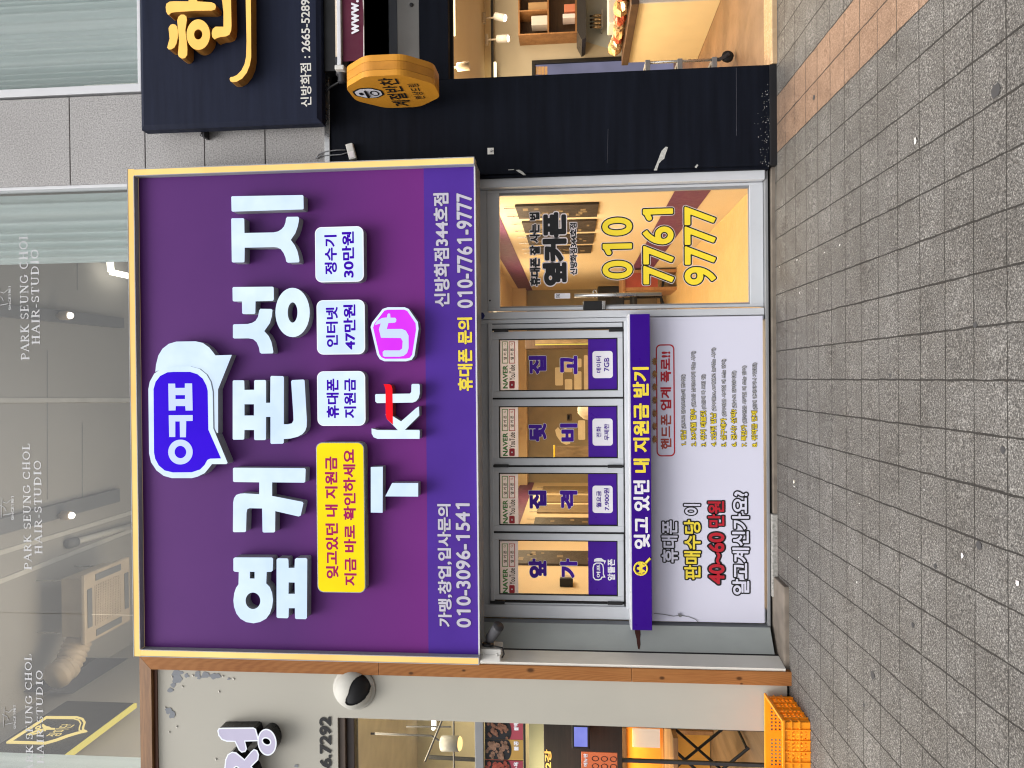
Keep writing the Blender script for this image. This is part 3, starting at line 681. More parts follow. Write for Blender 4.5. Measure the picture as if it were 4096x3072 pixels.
# emblem board on the left wall upstairs
XB = -3.22
bq = [atx(x, y, XB) for x, y in ((0, 2980), (262, 2801), (528, 2812), (299, 2991))]
yb0, yb1 = (bq[0].y + bq[3].y) / 2, (bq[1].y + bq[2].y) / 2; zb1 = (bq[0].z + bq[1].z) / 2; zb0 = (bq[2].z + bq[3].z) / 2
t = thing('emblem_board', 'black board with a glowing gold winged shield on the upstairs side wall', 'sign', (XB, (yb0 + yb1) / 2, zb0))
box(XB - .05, XB, yb0 - .3, yb1, zb0, zb1, .004).obj('board', M_INK, t)
def xline(C, pts, r=.006):
    mb = MB(); mb.tube([atx(*C(x, y), XB + .006) for x, y in pts], r, 6); return mb
mb = MB()
for off, r in ((0, .010), (1, .006)):
    k = 1 - .10 * off; c0 = (640, 1130)
    P = [(100, 1300), (655, 940), (1080, 945), (1160, 970), (1190, 1020), (1170, 1080), (1165, 1125), (1215, 1145), (1130, 1160), (960, 1210), (800, 1270), (640, 1315), (100, 1300)]
    mb.tube([atx(*CN(c0[0] + (x - c0[0]) * k, c0[1] + (y - c0[1]) * k), XB + .006) for x, y in P], r, 6)
mb.obj('shield_outline', M_GOLDLINE, t)
mb = MB()
for P in ([(385, 1190), (480, 1150), (560, 1120), (640, 1130)], [(420, 1190), (520, 1170), (600, 1140)], [(600, 1050), (640, 1080), (690, 1090)], [(600, 1065), (650, 1095), (710, 1100)], [(610, 1080), (660, 1110), (740, 1105)], [(560, 1130), (620, 1110), (770, 1108)]):
    mb.tube([atx(*CN(x, y), XB + .006) for x, y in P], .008, 6)
mb.tube([atx(*CN(x, y), XB + .006) for x, y in ell(535, 1090, 35, 16, 14, -.4)], .006, 6)
mb.obj('wing', M_GOLDLINE, t)
a0, a1 = atx(*CN(760, 1225), XB), atx(*CN(960, 1050), XB)
text_on('장미단', (XB + .006, a0.y, a0.z - .04), (0, a1.y - a0.y, 0), (0, 0, .13), M_GOLDLINE, t, 'lettering', .012, 1 / 24)
mb = MB(); mb.box(XB - .05, XB - .002, yb0 - .3, yb1, zb0 - .03, zb0 - .004); mb.obj('light_strip', M_YTUBE, t)
# sheer curtains
def curtain(label, X0, X1, Y, z0, z1, pitch, amp):
    n = int((X1 - X0) / pitch * 8); V = []; F = []
    ph = 0
    for i in range(n + 1):
        x = X0 + (X1 - X0) * i / n; ph += 2 * math.pi / 8 * (1 + .45 * math.sin(i * .13) + .2 * math.sin(i * .31))
        y = Y + amp * math.sin(ph) * (1 + .5 * math.sin(i * .07)) + amp * .4 * math.sin(i * .05)
        V += [(x, y, z0), (x, y * 1.0 + amp * .2 * math.sin(i * .4), z1)]
        if i: F.append((2 * i - 2, 2 * i, 2 * i + 1, 2 * i - 1))
    o = MB().add(V, F).obj('curtain', M_CURT, None, True)
    return tag(o, label, 'curtain')
curtain('pleated pale sheer curtain filling the small upper window above the navy sign', at(300, 344, .2).x - .02, 4.35, .26, 3.62, 7.5, .055, .026)
curtain('pale sheer curtain gathered at the right end of the long lettered window', at(300, 1050, .25).x, at(300, 778, .25).x, .25, 3.62, 7.5, .085, .032)
curtain('pale sheer curtain at the end of the long window beside the emblem board', -4.3, at(300, 3008, .35).x, .32, 3.62, 7.5, .12, .02)
def area(name, loc, sx, sy, e, col, rot=(0, 0, 0)):
    l = bpy.data.lights.new(name, 'AREA'); l.shape = 'RECTANGLE'; l.size = sx; l.size_y = sy; l.energy = e; l.color = col
    o = bpy.data.objects.new(name, l); COL.objects.link(o); o.location = loc; o.rotation_euler = rot; return o
area('hair_room_light', (.4, 3.2, 6.95), 3, 1.5, 34, (1, .93, .82))
area('hair_room_fill_up', (-1.6, 1.6, 3.9), 3, 1.6, 30, (1, .95, .88), (math.pi, 0, 0)); area('hair_room_fill_warm', (-2.6, 1.3, 4.6), .8, .8, 16, (1, .74, .4), (math.pi, 0, 0))  # two added fills shining upwards, no fixtures stand here

# ================================================================== purple signboard
SF_, SP_, SL_ = -.35, -.30, -.385
t = thing('purple_signboard', 'large purple shop sign with raised glowing white letters and a warm lit border', 'sign', (-.22, 0, 2.15))
sX0, sX1, sZ0, sZ1 = -1.976, 1.523, at(1907, 1640, SF_).z, at(522, 1640, SF_).z
bw = .052
box(sX0 + .006, sX1 - .006, SP_ + .012, 0 - .02, sZ0 + .004, sZ1 - .006, .003).obj('box_body', M_ALUG, t)
sb = at(1703, 1500, SP_).z
box(sX0 + bw, sX1 - bw, SP_, SP_ + .01, sb + .0005, sZ1 - bw).obj('print_panel', M_SIGN, t)
lb = box(sX0 + bw, sX1 - bw, SP_ - .002, SP_ + .008, sZ0 + .01, sb).obj('contact_band', M_BAND, t)
for nm, a, b, c, d in (('top', sX0, sX1, sZ1 - bw, sZ1), ('left', sX0, sX0 + bw, sZ0, sZ1 - bw - .001), ('right', sX1 - bw, sX1, sZ0, sZ1 - bw - .001)):
    fr = MB()
    # channel walls round the diffuser
    if nm == 'top':
        fr.box(a, b, SF_ - .006, SP_ + .05, d - .005, d); fr.box(a + bw, b - bw, SF_ - .004, SP_ - .001, c, c + .006)
    else:
        fr.box(a, a + .005, SF_ - .006, SP_ + .05, c, d); fr.box(b - .005, b, SF_ - .006, SP_ + .05, c, d); fr.box(a + .005, b - .005, SF_ - .006, SP_ + .05, c, c + .005)
    fo = fr.obj('light_border', M_FRAME, t)
    z0, z1 = (c + .006, d - .005) if nm == 'top' else (c + .005, d)
    x0_, x1_ = (a, b) if nm == 'top' else (a + .005, b - .005)
    if nm == 'top': box(x0_, x1_, SF_, SP_ + .03, z0, z1).obj('diffuser', M_LED, fo)
    else:
        box(x0_, x1_, SF_, SP_ + .03, z0, z1).obj('diffuser', M_LED, fo)
box(sX0 + bw, sX1 - bw, SP_ - .012, SP_ + .01, sZ0, sZ0 + .01).obj('bottom_lip', M_ALUW, t)
def letter(loops, C, name='letter', face=None, Yf=SL_, parent=None, side=None, back=SP_, rim=True):
    parent = parent or t
    L = loops_at(loops, C, Yf)
    if rim:
        o = MB().walls([[p + Vector((0, .004, 0)) for p in l] for l in L], (0, back - Yf - .004 - .0005, 0)).obj(name, side or M_SIDE, parent)
        MB().prism(L, None, (0, .004, 0)).obj('face', face or M_LIT, o)
    return o
# 지
letter([[(55, 195), (62, 188), (684, 177), (692, 184), (694, 296), (687, 303), (66, 323), (58, 316)]], C7)
letter([[(55, 390), (62, 383), (160, 382), (168, 390), (170, 513), (430, 508), (470, 499), (500, 480), (522, 455), (535, 420), (540, 385), (550, 370), (645, 369), (653, 380), (650, 415), (640, 460), (620, 515), (580, 573), (615, 620), (638, 670), (650, 720), (657, 760), (650, 772), (555, 775), (542, 765), (535, 730), (518, 690), (492, 655), (460, 640), (430, 637), (172, 642), (170, 765), (162, 772), (68, 773), (60, 765)]], C7)
# 성
letter([[(66, 1000), (74, 991), (420, 988), (429, 996), (430, 1100), (422, 1112), (268, 1117), (266, 1220), (258, 1229), (160, 1230), (152, 1222), (150, 1118), (76, 1118), (68, 1110)]], C7)
letter([[(70, 1330), (78, 1321), (200, 1318), (240, 1308), (270, 1290), (292, 1255), (302, 1200), (312, 1184), (408, 1185), (418, 1196), (412, 1250), (395, 1310), (345, 1381), (385, 1425), (408, 1475), (420, 1530), (426, 1568), (417, 1578), (322, 1580), (308, 1570), (300, 1525), (280, 1480), (250, 1453), (205, 1444), (80, 1446), (70, 1438)]], C7)
letter([ell(597, 1216, 151, 218), ell(597, 1216, 44, 90)[::-1]], C7)
# 폰
letter([[(68, 276), (76, 268), (160, 268), (168, 275), (170, 353), (258, 352), (258, 274), (266, 266), (352, 265), (361, 274), (361, 467), (400, 467), (402, 238), (410, 229), (510, 231), (519, 240), (518, 657), (560, 657), (592, 648), (606, 622), (604, 560), (585, 278), (594, 266), (692, 261), (702, 270), (722, 620), (720, 680), (708, 715), (682, 745), (640, 768), (580, 783), (518, 788), (518, 820), (509, 829), (410, 831), (402, 822), (402, 592), (361, 592), (360, 789), (352, 797), (266, 797), (258, 789), (257, 708), (170, 708), (168, 786), (160, 793), (76, 794), (68, 786)],
        [(170, 480), (170, 580), (256, 580), (256, 480)]], C8)
# 커
letter([[(70, 1050), (78, 1042), (702, 1046), (712, 1055), (708, 1165), (698, 1174), (415, 1171), (415, 1292), (683, 1344), (692, 1356), (668, 1465), (652, 1473), (443, 1425), (441, 1606), (432, 1614), (342, 1615), (332, 1606), (328, 1402), (218, 1400), (196, 1408), (188, 1440), (184, 1603), (175, 1611), (78, 1612), (70, 1604), (72, 1350), (80, 1310), (100, 1282), (130, 1272), (170, 1269), (303, 1277), (303, 1171), (80, 1168), (71, 1160)]], C8)
# 옆
letter([[(57, 231), (66, 222), (318, 223), (327, 232), (324, 312), (316, 319), (283, 321), (280, 400), (305, 425), (320, 465), (326, 515), (320, 560), (305, 605), (280, 640), (240, 662), (195, 671), (145, 663), (105, 640), (78, 605), (62, 560), (57, 515), (63, 465), (75, 430), (92, 405), (94, 321), (66, 319), (57, 311)],
        [(168, 319), (168, 366), (202, 367), (202, 320)], ell(190, 518, 51, 57)[::-1]], C9)
letter([[(352, 236), (360, 228), (424, 229), (431, 237), (433, 294), (475, 293), (477, 235), (485, 227), (552, 226), (560, 235), (558, 635), (550, 643), (485, 642), (478, 635), (477, 568), (434, 568), (432, 630), (425, 637), (360, 635), (352, 627)],
        [(433, 392), (432, 471), (477, 471), (476, 393)]], C9)
# speech bubble mark
o = letter([[(197, 378), (205, 300), (230, 200), (275, 125), (345, 70), (430, 45), (640, 42), (720, 60), (790, 110), (835, 165), (858, 198), (1040, 192), (887, 575), (888, 1058), (800, 990), (790, 600), (700, 420), (560, 330), (400, 330), (280, 340)]], CB, 'speech_bubble', Yf=SL_ + .012)
o = letter([[(120, 570), (135, 490), (185, 400), (260, 345), (360, 320), (580, 320), (680, 345), (760, 410), (805, 490), (828, 600), (835, 1005), (985, 1365), (993, 1385), (980, 1400), (820, 1400), (790, 1440), (740, 1500), (660, 1540), (600, 1555), (380, 1555), (290, 1530), (210, 1470), (150, 1380), (128, 1280)]], CB, 'speech_bubble', Yf=SL_ - .012)
MB().prism(loops_at([[(177, 570), (200, 490), (250, 425), (330, 385), (400, 380), (580, 380), (660, 405), (720, 455), (760, 530), (775, 590), (782, 1020), (922, 1337), (800, 1340), (770, 1355), (740, 1410), (690, 1460), (600, 1490), (390, 1492), (300, 1470), (235, 1415), (195, 1340), (182, 1270)]], CB, SL_ - .0145), None, (0, .002, 0)).obj('blue_inlay', M_LITB, o)
for L in ([[(340, 510), (410, 510), (413, 558), (523, 557), (524, 508), (598, 508), (605, 807), (532, 808), (527, 758), (418, 758), (415, 806), (345, 808)], [(414, 637), (414, 681), (525, 680), (525, 637)]],
          [[(345, 860), (605, 858), (605, 922), (533, 924), (530, 1103), (470, 1103), (467, 928), (412, 928), (412, 1100), (350, 1100)]], [ell(472, 1267, 133, 137), ell(472, 1267, 67, 69)[::-1]]):
    MB().prism(loops_at(L, CB, SL_ - .022), None, (0, .007, 0)).obj('bubble_letter', M_LITR, o)
# badges
def badge(fx0, fy0, fx1, fy1, face, lines, ink, nm='badge'):
    X0, X1, Z0, Z1 = rect(fx0, fy0, fx1, fy1, SL_)
    L = [rloop(X0, X1, Z0, Z1, .045, SL_)]
    o = MB().walls([[p + Vector((0, .004, 0)) for p in L[0]]], (0, .08, 0)).obj(nm, M_SIDE, t)
    MB().prism([rloop(X0 + .004, X1 - .004, Z0 + .004, Z1 - .004, .042, SL_)], None, (0, .004, 0)).obj('face', face, o)
    MB().prism([L[0], rloop(X0 + .005, X1 - .005, Z0 + .005, Z1 - .005, .041, SL_ - .001)[::-1]], None, (0, .006, 0)).obj('rim', M_LITEDGE if face is M_LIT else M_SIDE, o)
    for s_, bx in lines: text(s_, bx, SL_ - .002, ink, o, 'lettering', .034, 1 / 44)
    return o
badge(*C7(798, 457), *C7(1225, 946), M_LIT, [('정수기', cbox(C7, 880, 530, 990, 880)), ('30만원', cbox(C7, 1035, 500, 1142, 908))], M_INKB)
badge(*C7(812, 1105), *C7(1236, 1587), M_LIT, [('인터넷', cbox(C7, 893, 1168, 1000, 1522)), ('47만원', cbox(C7, 1048, 1145, 1155, 1545))], M_INKB)
badge(*C8(816, 187), *C8(1240, 671), M_LIT, [('휴대폰', cbox(C8, 897, 253, 1008, 603)), ('지원금', cbox(C8, 1052, 252, 1160, 603))], M_INKB)
badge(1267, 1769.5, 1459, 2370.5, M_LITY, [('잊고있던 내 지원금', (1301, 1826, 1352, 2314)), ('지금 바로 확인하세요', (1374, 1797, 1424, 2343))], M_INKR)
# carrier marks
o = letter([[(1288, 1345), (1302, 1305), (1395, 1185), (1440, 1170), (1590, 1170), (1625, 1185), (1705, 1300), (1712, 1360), (1675, 1600), (1650, 1635), (1600, 1648), (1410, 1648), (1370, 1630), (1345, 1590)]], C7, 'badge')
MB().prism(loops_at([[(1310, 1350), (1322, 1315), (1410, 1200), (1440, 1192), (1585, 1191), (1612, 1203), (1686, 1312), (1690, 1370), (1655, 1590), (1635, 1617), (1600, 1625), (1415, 1626), (1385, 1613), (1365, 1585)]], C7, SL_ - .003), None, (0, .002, 0)).obj('magenta_inlay', M_LITM, o)
MB().prism(loops_at([[(1395, 1565), (1410, 1552), (1545, 1552), (1568, 1535), (1572, 1470), (1555, 1442), (1380, 1440), (1362, 1365), (1378, 1312), (1325, 1328), (1345, 1290), (1390, 1265), (1434, 1260), (1436, 1235), (1445, 1225), (1460, 1227), (1463, 1262), (1505, 1263), (1515, 1275), (1513, 1298), (1500, 1306), (1445, 1310), (1430, 1363), (1565, 1362), (1600, 1378), (1623, 1420), (1624, 1530), (1610, 1575), (1580, 1600), (1540, 1608), (1410, 1608), (1397, 1600)]], C7, SL_ - .006), None, (0, .004, 0)).obj('mark_letter', M_LITR, o)
letter([[(1296, 695), (1320, 700), (1345, 708), (1530, 710), (1484, 662), (1432, 612), (1420, 570), (1482, 585), (1557, 632), (1600, 595), (1690, 515), (1715, 500), (1718, 580), (1590, 707), (1716, 708), (1722, 716), (1720, 786), (1350, 786), (1315, 772), (1298, 740)]], C8)
letter([[(1328, 398), (1336, 390), (1635, 386), (1648, 372), (1650, 308), (1658, 300), (1714, 300), (1722, 310), (1722, 385), (1712, 425), (1690, 453), (1660, 465), (1345, 470), (1330, 455)]], C8)
o = letter([[(1402, 302), (1455, 303), (1472, 315), (1480, 345), (1482, 460), (1484, 660), (1432, 612), (1422, 580), (1420, 350), (1412, 322)]], C8, 'red_stroke', M_LITRED, Yf=SL_ - .006, side=M_REDB)
letter([[(1290, 1036), (1395, 1033), (1393, 1440), (1290, 1438)]], C8)
letter([[(1478, 1178), (1708, 1178), (1708, 1297), (1418, 1295)]], C8)
def outlined(s_, bx, Y, m1, m0, parent, b1=.03, b0=.055, nm='lettering', g=1 / 44, track=.0):
    text(s_, bx, Y - .002, m1, parent, nm, b1, g, ref=b0, track=track); text(s_, bx, Y, m0, parent, nm + '_outline', b0, g, track=track)
outlined('신방화점344호점', (1734, 771, 1798, 1228), SP_ - .003, M_NUM, M_GINK, lb, .03, .046)
outlined('010-7761-9777', (1826, 771, 1891, 1233), SP_ - .003, M_NUM, M_GINK, lb, .024, .04, track=.02)
text('휴대폰 문의', (1830, 1270, 1890, 1564), SP_ - .0045, M_YEL, lb, 'lettering', .036, 1 / 44)
outlined('가맹,창업,입사문의', (1750, 2015, 1808, 2508), SP_ - .003, M_NUM, M_GINK, lb, .03, .046)
outlined('010-3096-1541', (1823, 2012, 1883, 2511), SP_ - .003, M_NUM, M_GINK, lb, .024, .04, track=.02)

# ================================================================== phone shop front
YP = .10
ps = thing('phone_shop', 'white framed phone shop front with glass door and folding windows below the purple sign', 'shop front', (-.6, YP, 0))
dX0, dX1, _, _ = rect(2500, 735, 2510, 1262, YP)
hz0 = at(1950, 1500, YP).z; hz1 = 2.6
pX0 = at(2900, 2487, YP).x; pX1 = at(2500, 686, YP - .03).x
fr = MB()
zb = at(3058, 1500, YP).z
fr.box(at(2500, 741, YP).x, pX1, YP - .05, YP + .08, zb, hz1, .006)                     # right jamb
fr.box(at(2500, 1268, YP).x, at(2500, 1240, YP).x, YP - .012, YP + .08, zb, hz0 + .1, .006)      # mullion beside the door
fr.box(at(2500, 1286, YP).x, at(2500, 1269.5, YP).x, YP + .002, YP + .08, zb, hz0 + .1, .004)
fr.box(pX0, at(2500, 741, YP).x - .001, YP + .02, YP + .1, hz0 - .005, hz1, .004)        # header
fr.box(pX0, at(2300, 2424, YP).x, YP - .0, YP + .08, zb, hz0 + .1, .006)                    # left jamb
sx0, sx1 = at(2300, 2424, YP).x, at(2300, 1287, YP).x
fr.box(sx0 + .001, sx1 - .001, YP + .004, YP + .09, hz0 - .036, hz0 - .006, .004)
zs1, zs0 = at(2499, 1850, YP).z, at(2524, 1850, YP).z
fr.box(sx0 + .001, sx1 - .001, YP - .06, YP + .08, zs0, zs1, .006)                      # sill
fr.obj('frame', M_ALU, ps)
# black gasket behind the sashes
wx0, wx1, wz0, wz1 = rect(1964, 1290, 2500, 2420, YP + .035)
gk = MB()
gk.box(wx0, wx1, YP + .011, YP + .06, wz1 - .007, wz1 + .002); gk.box(wx0, wx1, YP + .009, YP + .06, wz0 + .001, wz0 + .0125)
ybs = (1315, 1593, 1865, 2131, 2410)
SYg = YP + .009
for yb in ybs: X = at(2230, yb, SYg).x; gk.box(X - .0065, X + .0065, SYg, YP + .06, wz0 + .013, wz1 - .013)
for yb in (1292, 2419): X = at(2230, yb, YP + .035).x; gk.box(X - .008, X + .008, YP + .03, YP + .06, wz0 + .012, wz1 - .012)
gk.obj('gasket', M_RUB, ps)
fl = MB(); X0, X1, Z0, Z1 = rect(1967, 1294, 2497, 1316, YP + .02); fl.box(X0 - .0, X1, YP + .015, YP + .06, Z0, Z1, .003); fl.obj('filler_strip', M_ALU, ps); fl = MB()
X0, X1, Z0, Z1 = rect(1967, 2408, 2497, 2420, YP + .02); fl.box(X0, X1 - .006, YP + .015, YP + .06, Z0, Z1, .003); fl.obj('filler_strip', M_ALU, ps)
for vx, yb in ((2004, 1322), (2465, 1321), (2005, 1863), (2460, 1865), (1950 + 40, 2408), (2460, 2412)):
    c = at(vx, yb, YP + .008); box(c.x - .011, c.x + .011, YP - .006, YP + .028, c.z - .055, c.z + .055, .003).obj('hinge', M_BLACK, ps)
SY = YP + .012
sashes = [((1322.5, 1590.5), (1354, 1563), '집', '고', ('데이터', '7GB')), ((1595.5, 1862), (1624, 1833), '뒷', '비', ('전화', '무제한')),
          ((1867.5, 2128), (1892, 2103), '집', '격', ('월요금', '7.900원')), ((2134, 2403), (2161.5, 2382), '앞', '가', None)]
for (oy0, oy1), (gy0, gy1), c1, c2, lab in sashes:
    X0, X1, Z0, Z1 = rect(1968, oy0, 2496, oy1, SY); gx0_, gx1_, gz0, gz1 = rect(1996, gy0, 2471, gy1, SY)
    mb = MB()
    mb.box(X0, gx0_, SY, SY + .045, Z0, Z1, .005); mb.box(gx1_, X1, SY, SY + .045, Z0, Z1, .005)
    mb.box(gx0_ - .001, gx1_ + .001, SY + .0006, SY + .045, Z0, gz0, .005); mb.box(gx0_ - .001, gx1_ + .001, SY + .0006, SY + .045, gz1, Z1, .005)
    so_ = mb.obj('window_sash', M_ALU, ps)
    mb = MB(); e = .0075
    mb.box(gx0_, gx0_ + e, SY + .003, SY + .02, gz0, gz1); mb.box(gx1_ - e, gx1_, SY + .003, SY + .02, gz0, gz1); mb.box(gx0_ + e, gx1_ - e, SY + .003, SY + .02, gz0, gz0 + e); mb.box(gx0_ + e, gx1_ - e, SY + .003, SY + .02, gz1 - e, gz1)
    mb.obj('seal', M_RUB, so_)
    box(gx0_ + e, gx1_ - e, SY + .012, SY + .018, gz0 + e, gz1 - e).obj('pane', M_GLASS, so_)
    YG = SY + .0105
    zt0 = at(2073, (gy0 + gy1) / 2, YG).z; zl1 = at(2353, (gy0 + gy1) / 2, YG).z
    MB().add([(gx0_ + e, YG, zt0), (gx1_ - e, YG, zt0), (gx1_ - e, YG, gz1 - e), (gx0_ + e, YG, gz1 - e)], [(0, 1, 2, 3)]).obj('top_film', M_FILM, so_)
    lo = MB().add([(gx0_ + e, YG, gz0 + e), (gx1_ - e, YG, gz0 + e), (gx1_ - e, YG, zl1), (gx0_ + e, YG, zl1)], [(0, 1, 2, 3)]).obj('bottom_film', M_LBL, so_)
    k = (gy1 - gy0) / 209; D = gy0
    YT = YG - .0015
    B = lambda x0, y0, x1, y1: (x0, D + (y0 - 1354) * k, x1, D + (y1 - 1354) * k)
    text('NAVER', B(2011, 1461, 2031, 1554), YT, M_GREEN, so_, 'lettering', .035, 1 / 36)
    text('YouTube', B(2038, 1459.5, 2060, 1521), YT, M_INK, so_, 'lettering', .016, 1 / 36)
    X0, X1, Z0, Z1 = rect(*B(2037, 1523.5, 2059, 1554), YT); MB().prism([rloop(X0, X1, Z0, Z1, .008, YT)], None, (0, 0, 0)).obj('play_icon', M_RED, so_)
    cxp, czp = (X0 + X1) / 2, (Z0 + Z1) / 2; MB().add([(cxp - .006, YT - .001, czp - .007), (cxp + .009, YT - .001, czp), (cxp - .006, YT - .001, czp + .007)], [(0, 1, 2)]).obj('play_arrow', M_WHT, so_)
    for (bx, m_) in ((B(2008, 1366, 2032, 1454), M_GREEN), (B(2035.5, 1366, 2060, 1454), M_RED)):
        X0, X1, Z0, Z1 = rect(*bx, YT)
        MB().prism([rloop(X0, X1, Z0, Z1, .002, YT), rloop(X0 + .005, X1 - .005, Z0 + .005, Z1 - .005, .001, YT)[::-1]], None, (0, 0, 0)).obj('search_frame', m_, so_)
        text('옆 커 폰', (bx[0] + 6, bx[1] + 27 * k, bx[2] - 5, bx[1] + 73 * k), YT, M_INK, so_, 'lettering', .02, 1 / 30)
        rx, rz = X1 - .022, (Z0 + Z1) / 2 + .002
        mb = MB(); mb.tube([(rx + .006 * math.cos(a_), YT - .001, rz + .006 * math.sin(a_)) for a_ in [i * .63 for i in range(11)]], .0012, 5); mb.tube([(rx + .004, YT - .001, rz - .005), (rx + .01, YT - .001, rz - .011)], .0014, 5); mb.obj('search_glass', m_, so_)
    for ch, (v0, v1) in ((c1, (2113, 2187)), (c2, (2239, 2311))):
        bx = B(v0, 1422, v1, 1498); text(ch, bx, YT - .001, M_LBL, so_, 'lettering', .052, 1 / 60, ref=.07); text(ch, bx, YT, M_WHT, so_, 'lettering_outline', .07, 1 / 60)
    if lab:
        bx = B(2370, 1404, 2451, 1512.5); X0, X1, Z0, Z1 = rect(*bx, YT); MB().prism([rloop(X0, X1, Z0, Z1, .022, YT)], None, (0, 0, 0)).obj('badge', M_WHT, so_)
        text(lab[0], B(2385, 1458 - 11 * len(lab[0]), 2405, 1458 + 11 * len(lab[0])), YT - .0015, M_LBL, so_, 'lettering', .02, 1 / 36)
        hw_ = {'7GB': 27, '무제한': 33, '7.900원': 44}[lab[1]]; text(lab[1], B(2416, 1458 - hw_, 2437, 1458 + hw_), YT - .0015, M_LBL, so_, 'lettering', .02, 1 / 36)
    else:
        C6 = crop(1850, 1850, 2.369)
        Bu = [(1232, 1000), (1240, 965), (1265, 948), (1310, 948), (1333, 965), (1340, 1000), (1340, 1055), (1355, 1090), (1325, 1090), (1315, 1110), (1290, 1118), (1255, 1115), (1235, 1090)]
        Bi = [(1243, 1000), (1250, 972), (1270, 958), (1308, 958), (1324, 972), (1330, 1000), (1330, 1058), (1338, 1080), (1318, 1082), (1306, 1102), (1288, 1107), (1260, 1104), (1245, 1085)]
        MB().prism(loops_at([Bu, Bi[::-1]], C6, YT), None, (0, 0, 0)).obj('bubble_mark', M_WHT, so_)
        MB().prism(loops_at([[(1245, 940), (1250, 915), (1275, 906), (1315, 906), (1340, 925), (1360, 930), (1345, 965), (1340, 940), (1310, 938), (1270, 938)]], C6, YT), None, (0, 0, 0)).obj('bubble_mark', M_WHT, so_)
        text('여프', (2386, 2258, 2402, 2310), YT, M_WHT, so_, 'lettering', .03, 1 / 30)
        text('알뜰폰', (2430, 2236, 2460, 2322), YT, M_WHT, so_, 'lettering', .03, 1 / 36)
# glass door
DY = YP + .015
dx0, dx1, dz0, dz1 = rect(1949, 745, 3054, 1236, DY); gx0_, gx1_, gz0, gz1 = rect(1998, 756, 2999, 1224, DY)
mb = MB()
mb.box(dx0, gx0_, DY, DY + .045, dz0, dz1, .005); mb.box(gx1_, dx1, DY, DY + .045, dz0, dz1, .005)
mb.box(gx0_ - .001, gx1_ + .001, DY + .0006, DY + .045, dz0, gz0, .004); mb.box(gx0_ - .001, gx1_ + .001, DY + .0006, DY + .045, gz1, dz1, .004)
door = mb.obj('door', M_ALU, ps)
mb = MB(); mb.box(gx0_, gx0_ + .012, DY + .006, DY + .03, gz0, gz1); mb.box(gx1_ - .02, gx1_, DY + .006, DY + .03, gz0, gz1); mb.box(gx0_ + .012, gx1_ - .02, DY + .006, DY + .03, gz0, gz0 + .006); mb.obj('glazing_bead', M_ALUG, door)
box(gx0_ + .012, gx1_ - .02, DY + .016, DY + .024, gz0 + .006, gz1).obj('pane', M_GLASS, door)
YG = DY + .0145
YT = YG
def tri(s_, bx, Ys, mf, mo, mh, b=(.03, .05, .07), parent=door, g=1 / 44, tr=0):
    text(s_, bx, Ys - .002, mf, parent, 'lettering', b[0], g, ref=b[2], track=tr); text(s_, bx, Ys - .001, mo, parent, 'lettering_outline', b[1], g, ref=b[2], track=tr)
    if mh: text(s_, bx, Ys, mh, parent, 'lettering_halo', b[2], g, track=tr)
def two(s_, bx, Ys, mf, mh, b=(.03, .075), parent=door, g=1 / 44, tr=0):
    text(s_, bx, Ys - .001, mf, parent, 'lettering', b[0], g, ref=b[1], track=tr); text(s_, bx, Ys, mh, parent, 'lettering_halo', b[1], g, track=tr)
two('휴대폰 잘 사는 법', cbox(CD1, 436, 322, 512, 815), YT, M_INK, M_LBLW, (.045, .115))
two('옆커폰', cbox(CD1, 518, 318, 690, 815), YT, M_INK, M_LBLW, (.065, .11), g=1 / 60)
two('신방화점344호점', cbox(CD1, 700, 390, 754, 742), YT, M_INK, M_LBLW, (.035, .12))
tri('010', cbox(CD1, 905, 350, 1125, 772), YT, M_YEL2, M_INK, M_LBLW, (.022, .054, .066), g=1 / 60, tr=.02)
tri('7761', cbox(CD1, 1170, 292, 1396, 808), YT, M_YEL2, M_INK, M_LBLW, (.022, .054, .066), g=1 / 60, tr=.02)
tri('9777', cbox(CD1, 1442, 276, 1672, 812), YT, M_YEL2, M_INK, M_LBLW, (.022, .054, .066), g=1 / 60, tr=.02)
X0, X1, Z0, Z1 = rect(*cbox(CD1, 604, 857, 706, 892), YT); st = MB().prism([rloop(X0, X1, Z0, Z1, .004, YT)], None, (0, 0, 0)).obj('pull_sticker', M_WHT, door)
text('당기세요', cbox(CD1, 612, 862, 640, 886), YT - .001, M_INK, door, 'lettering', .02, 1 / 30)
h0, h1 = at(*CD1(733, 876), YG - .05), at(*CD1(1303, 857), YG - .05)
hx = (h0.x + h1.x) / 2
mb = MB(); mb.tube([(hx, YG - .05, h0.z), (hx, YG - .05, h1.z)], .014, 14)
for zz in (h0.z - .12, h1.z + .12): mb.tube([(hx, YG - .05, zz), (hx, YG + .001, zz)], .008, 8)
mb.obj('handle', M_STEEL, door, True)
X0, X1, Z0, Z1 = rect(*cbox(CD1, 790, 905, 940, 967), YG - .03)
lk = box(X0, X1, YG - .03, YG - .001, Z0, Z1, .008).obj('digital_lock', M_BLACK, door)
box(X0 + .004, X1 - .004, YG - .033, YG - .029, Z0 + .004, Z0 + .028, .002).obj('lock_plate', M_STEEL, lk)
lc = at(*CD1(868, 860), YG - .02); mb = MB(); mb.tube([(lc.x - .03, YG - .02, lc.z - .012), (lc.x + .02, YG - .02, lc.z - .012), (lc.x + .028, YG - .02, lc.z), (lc.x + .02, YG - .02, lc.z + .012), (lc.x - .03, YG - .02, lc.z + .012)], .004, 8); mb.obj('lock_shackle', M_STEEL, lk, True)
mb = MB().lathe(at(*CD1(180, 905), DY - .001), (0, -1, 0), [(0, .007), (.002, .007), (.003, .001)], 12); mb.obj('keyhole', M_GUN, door)
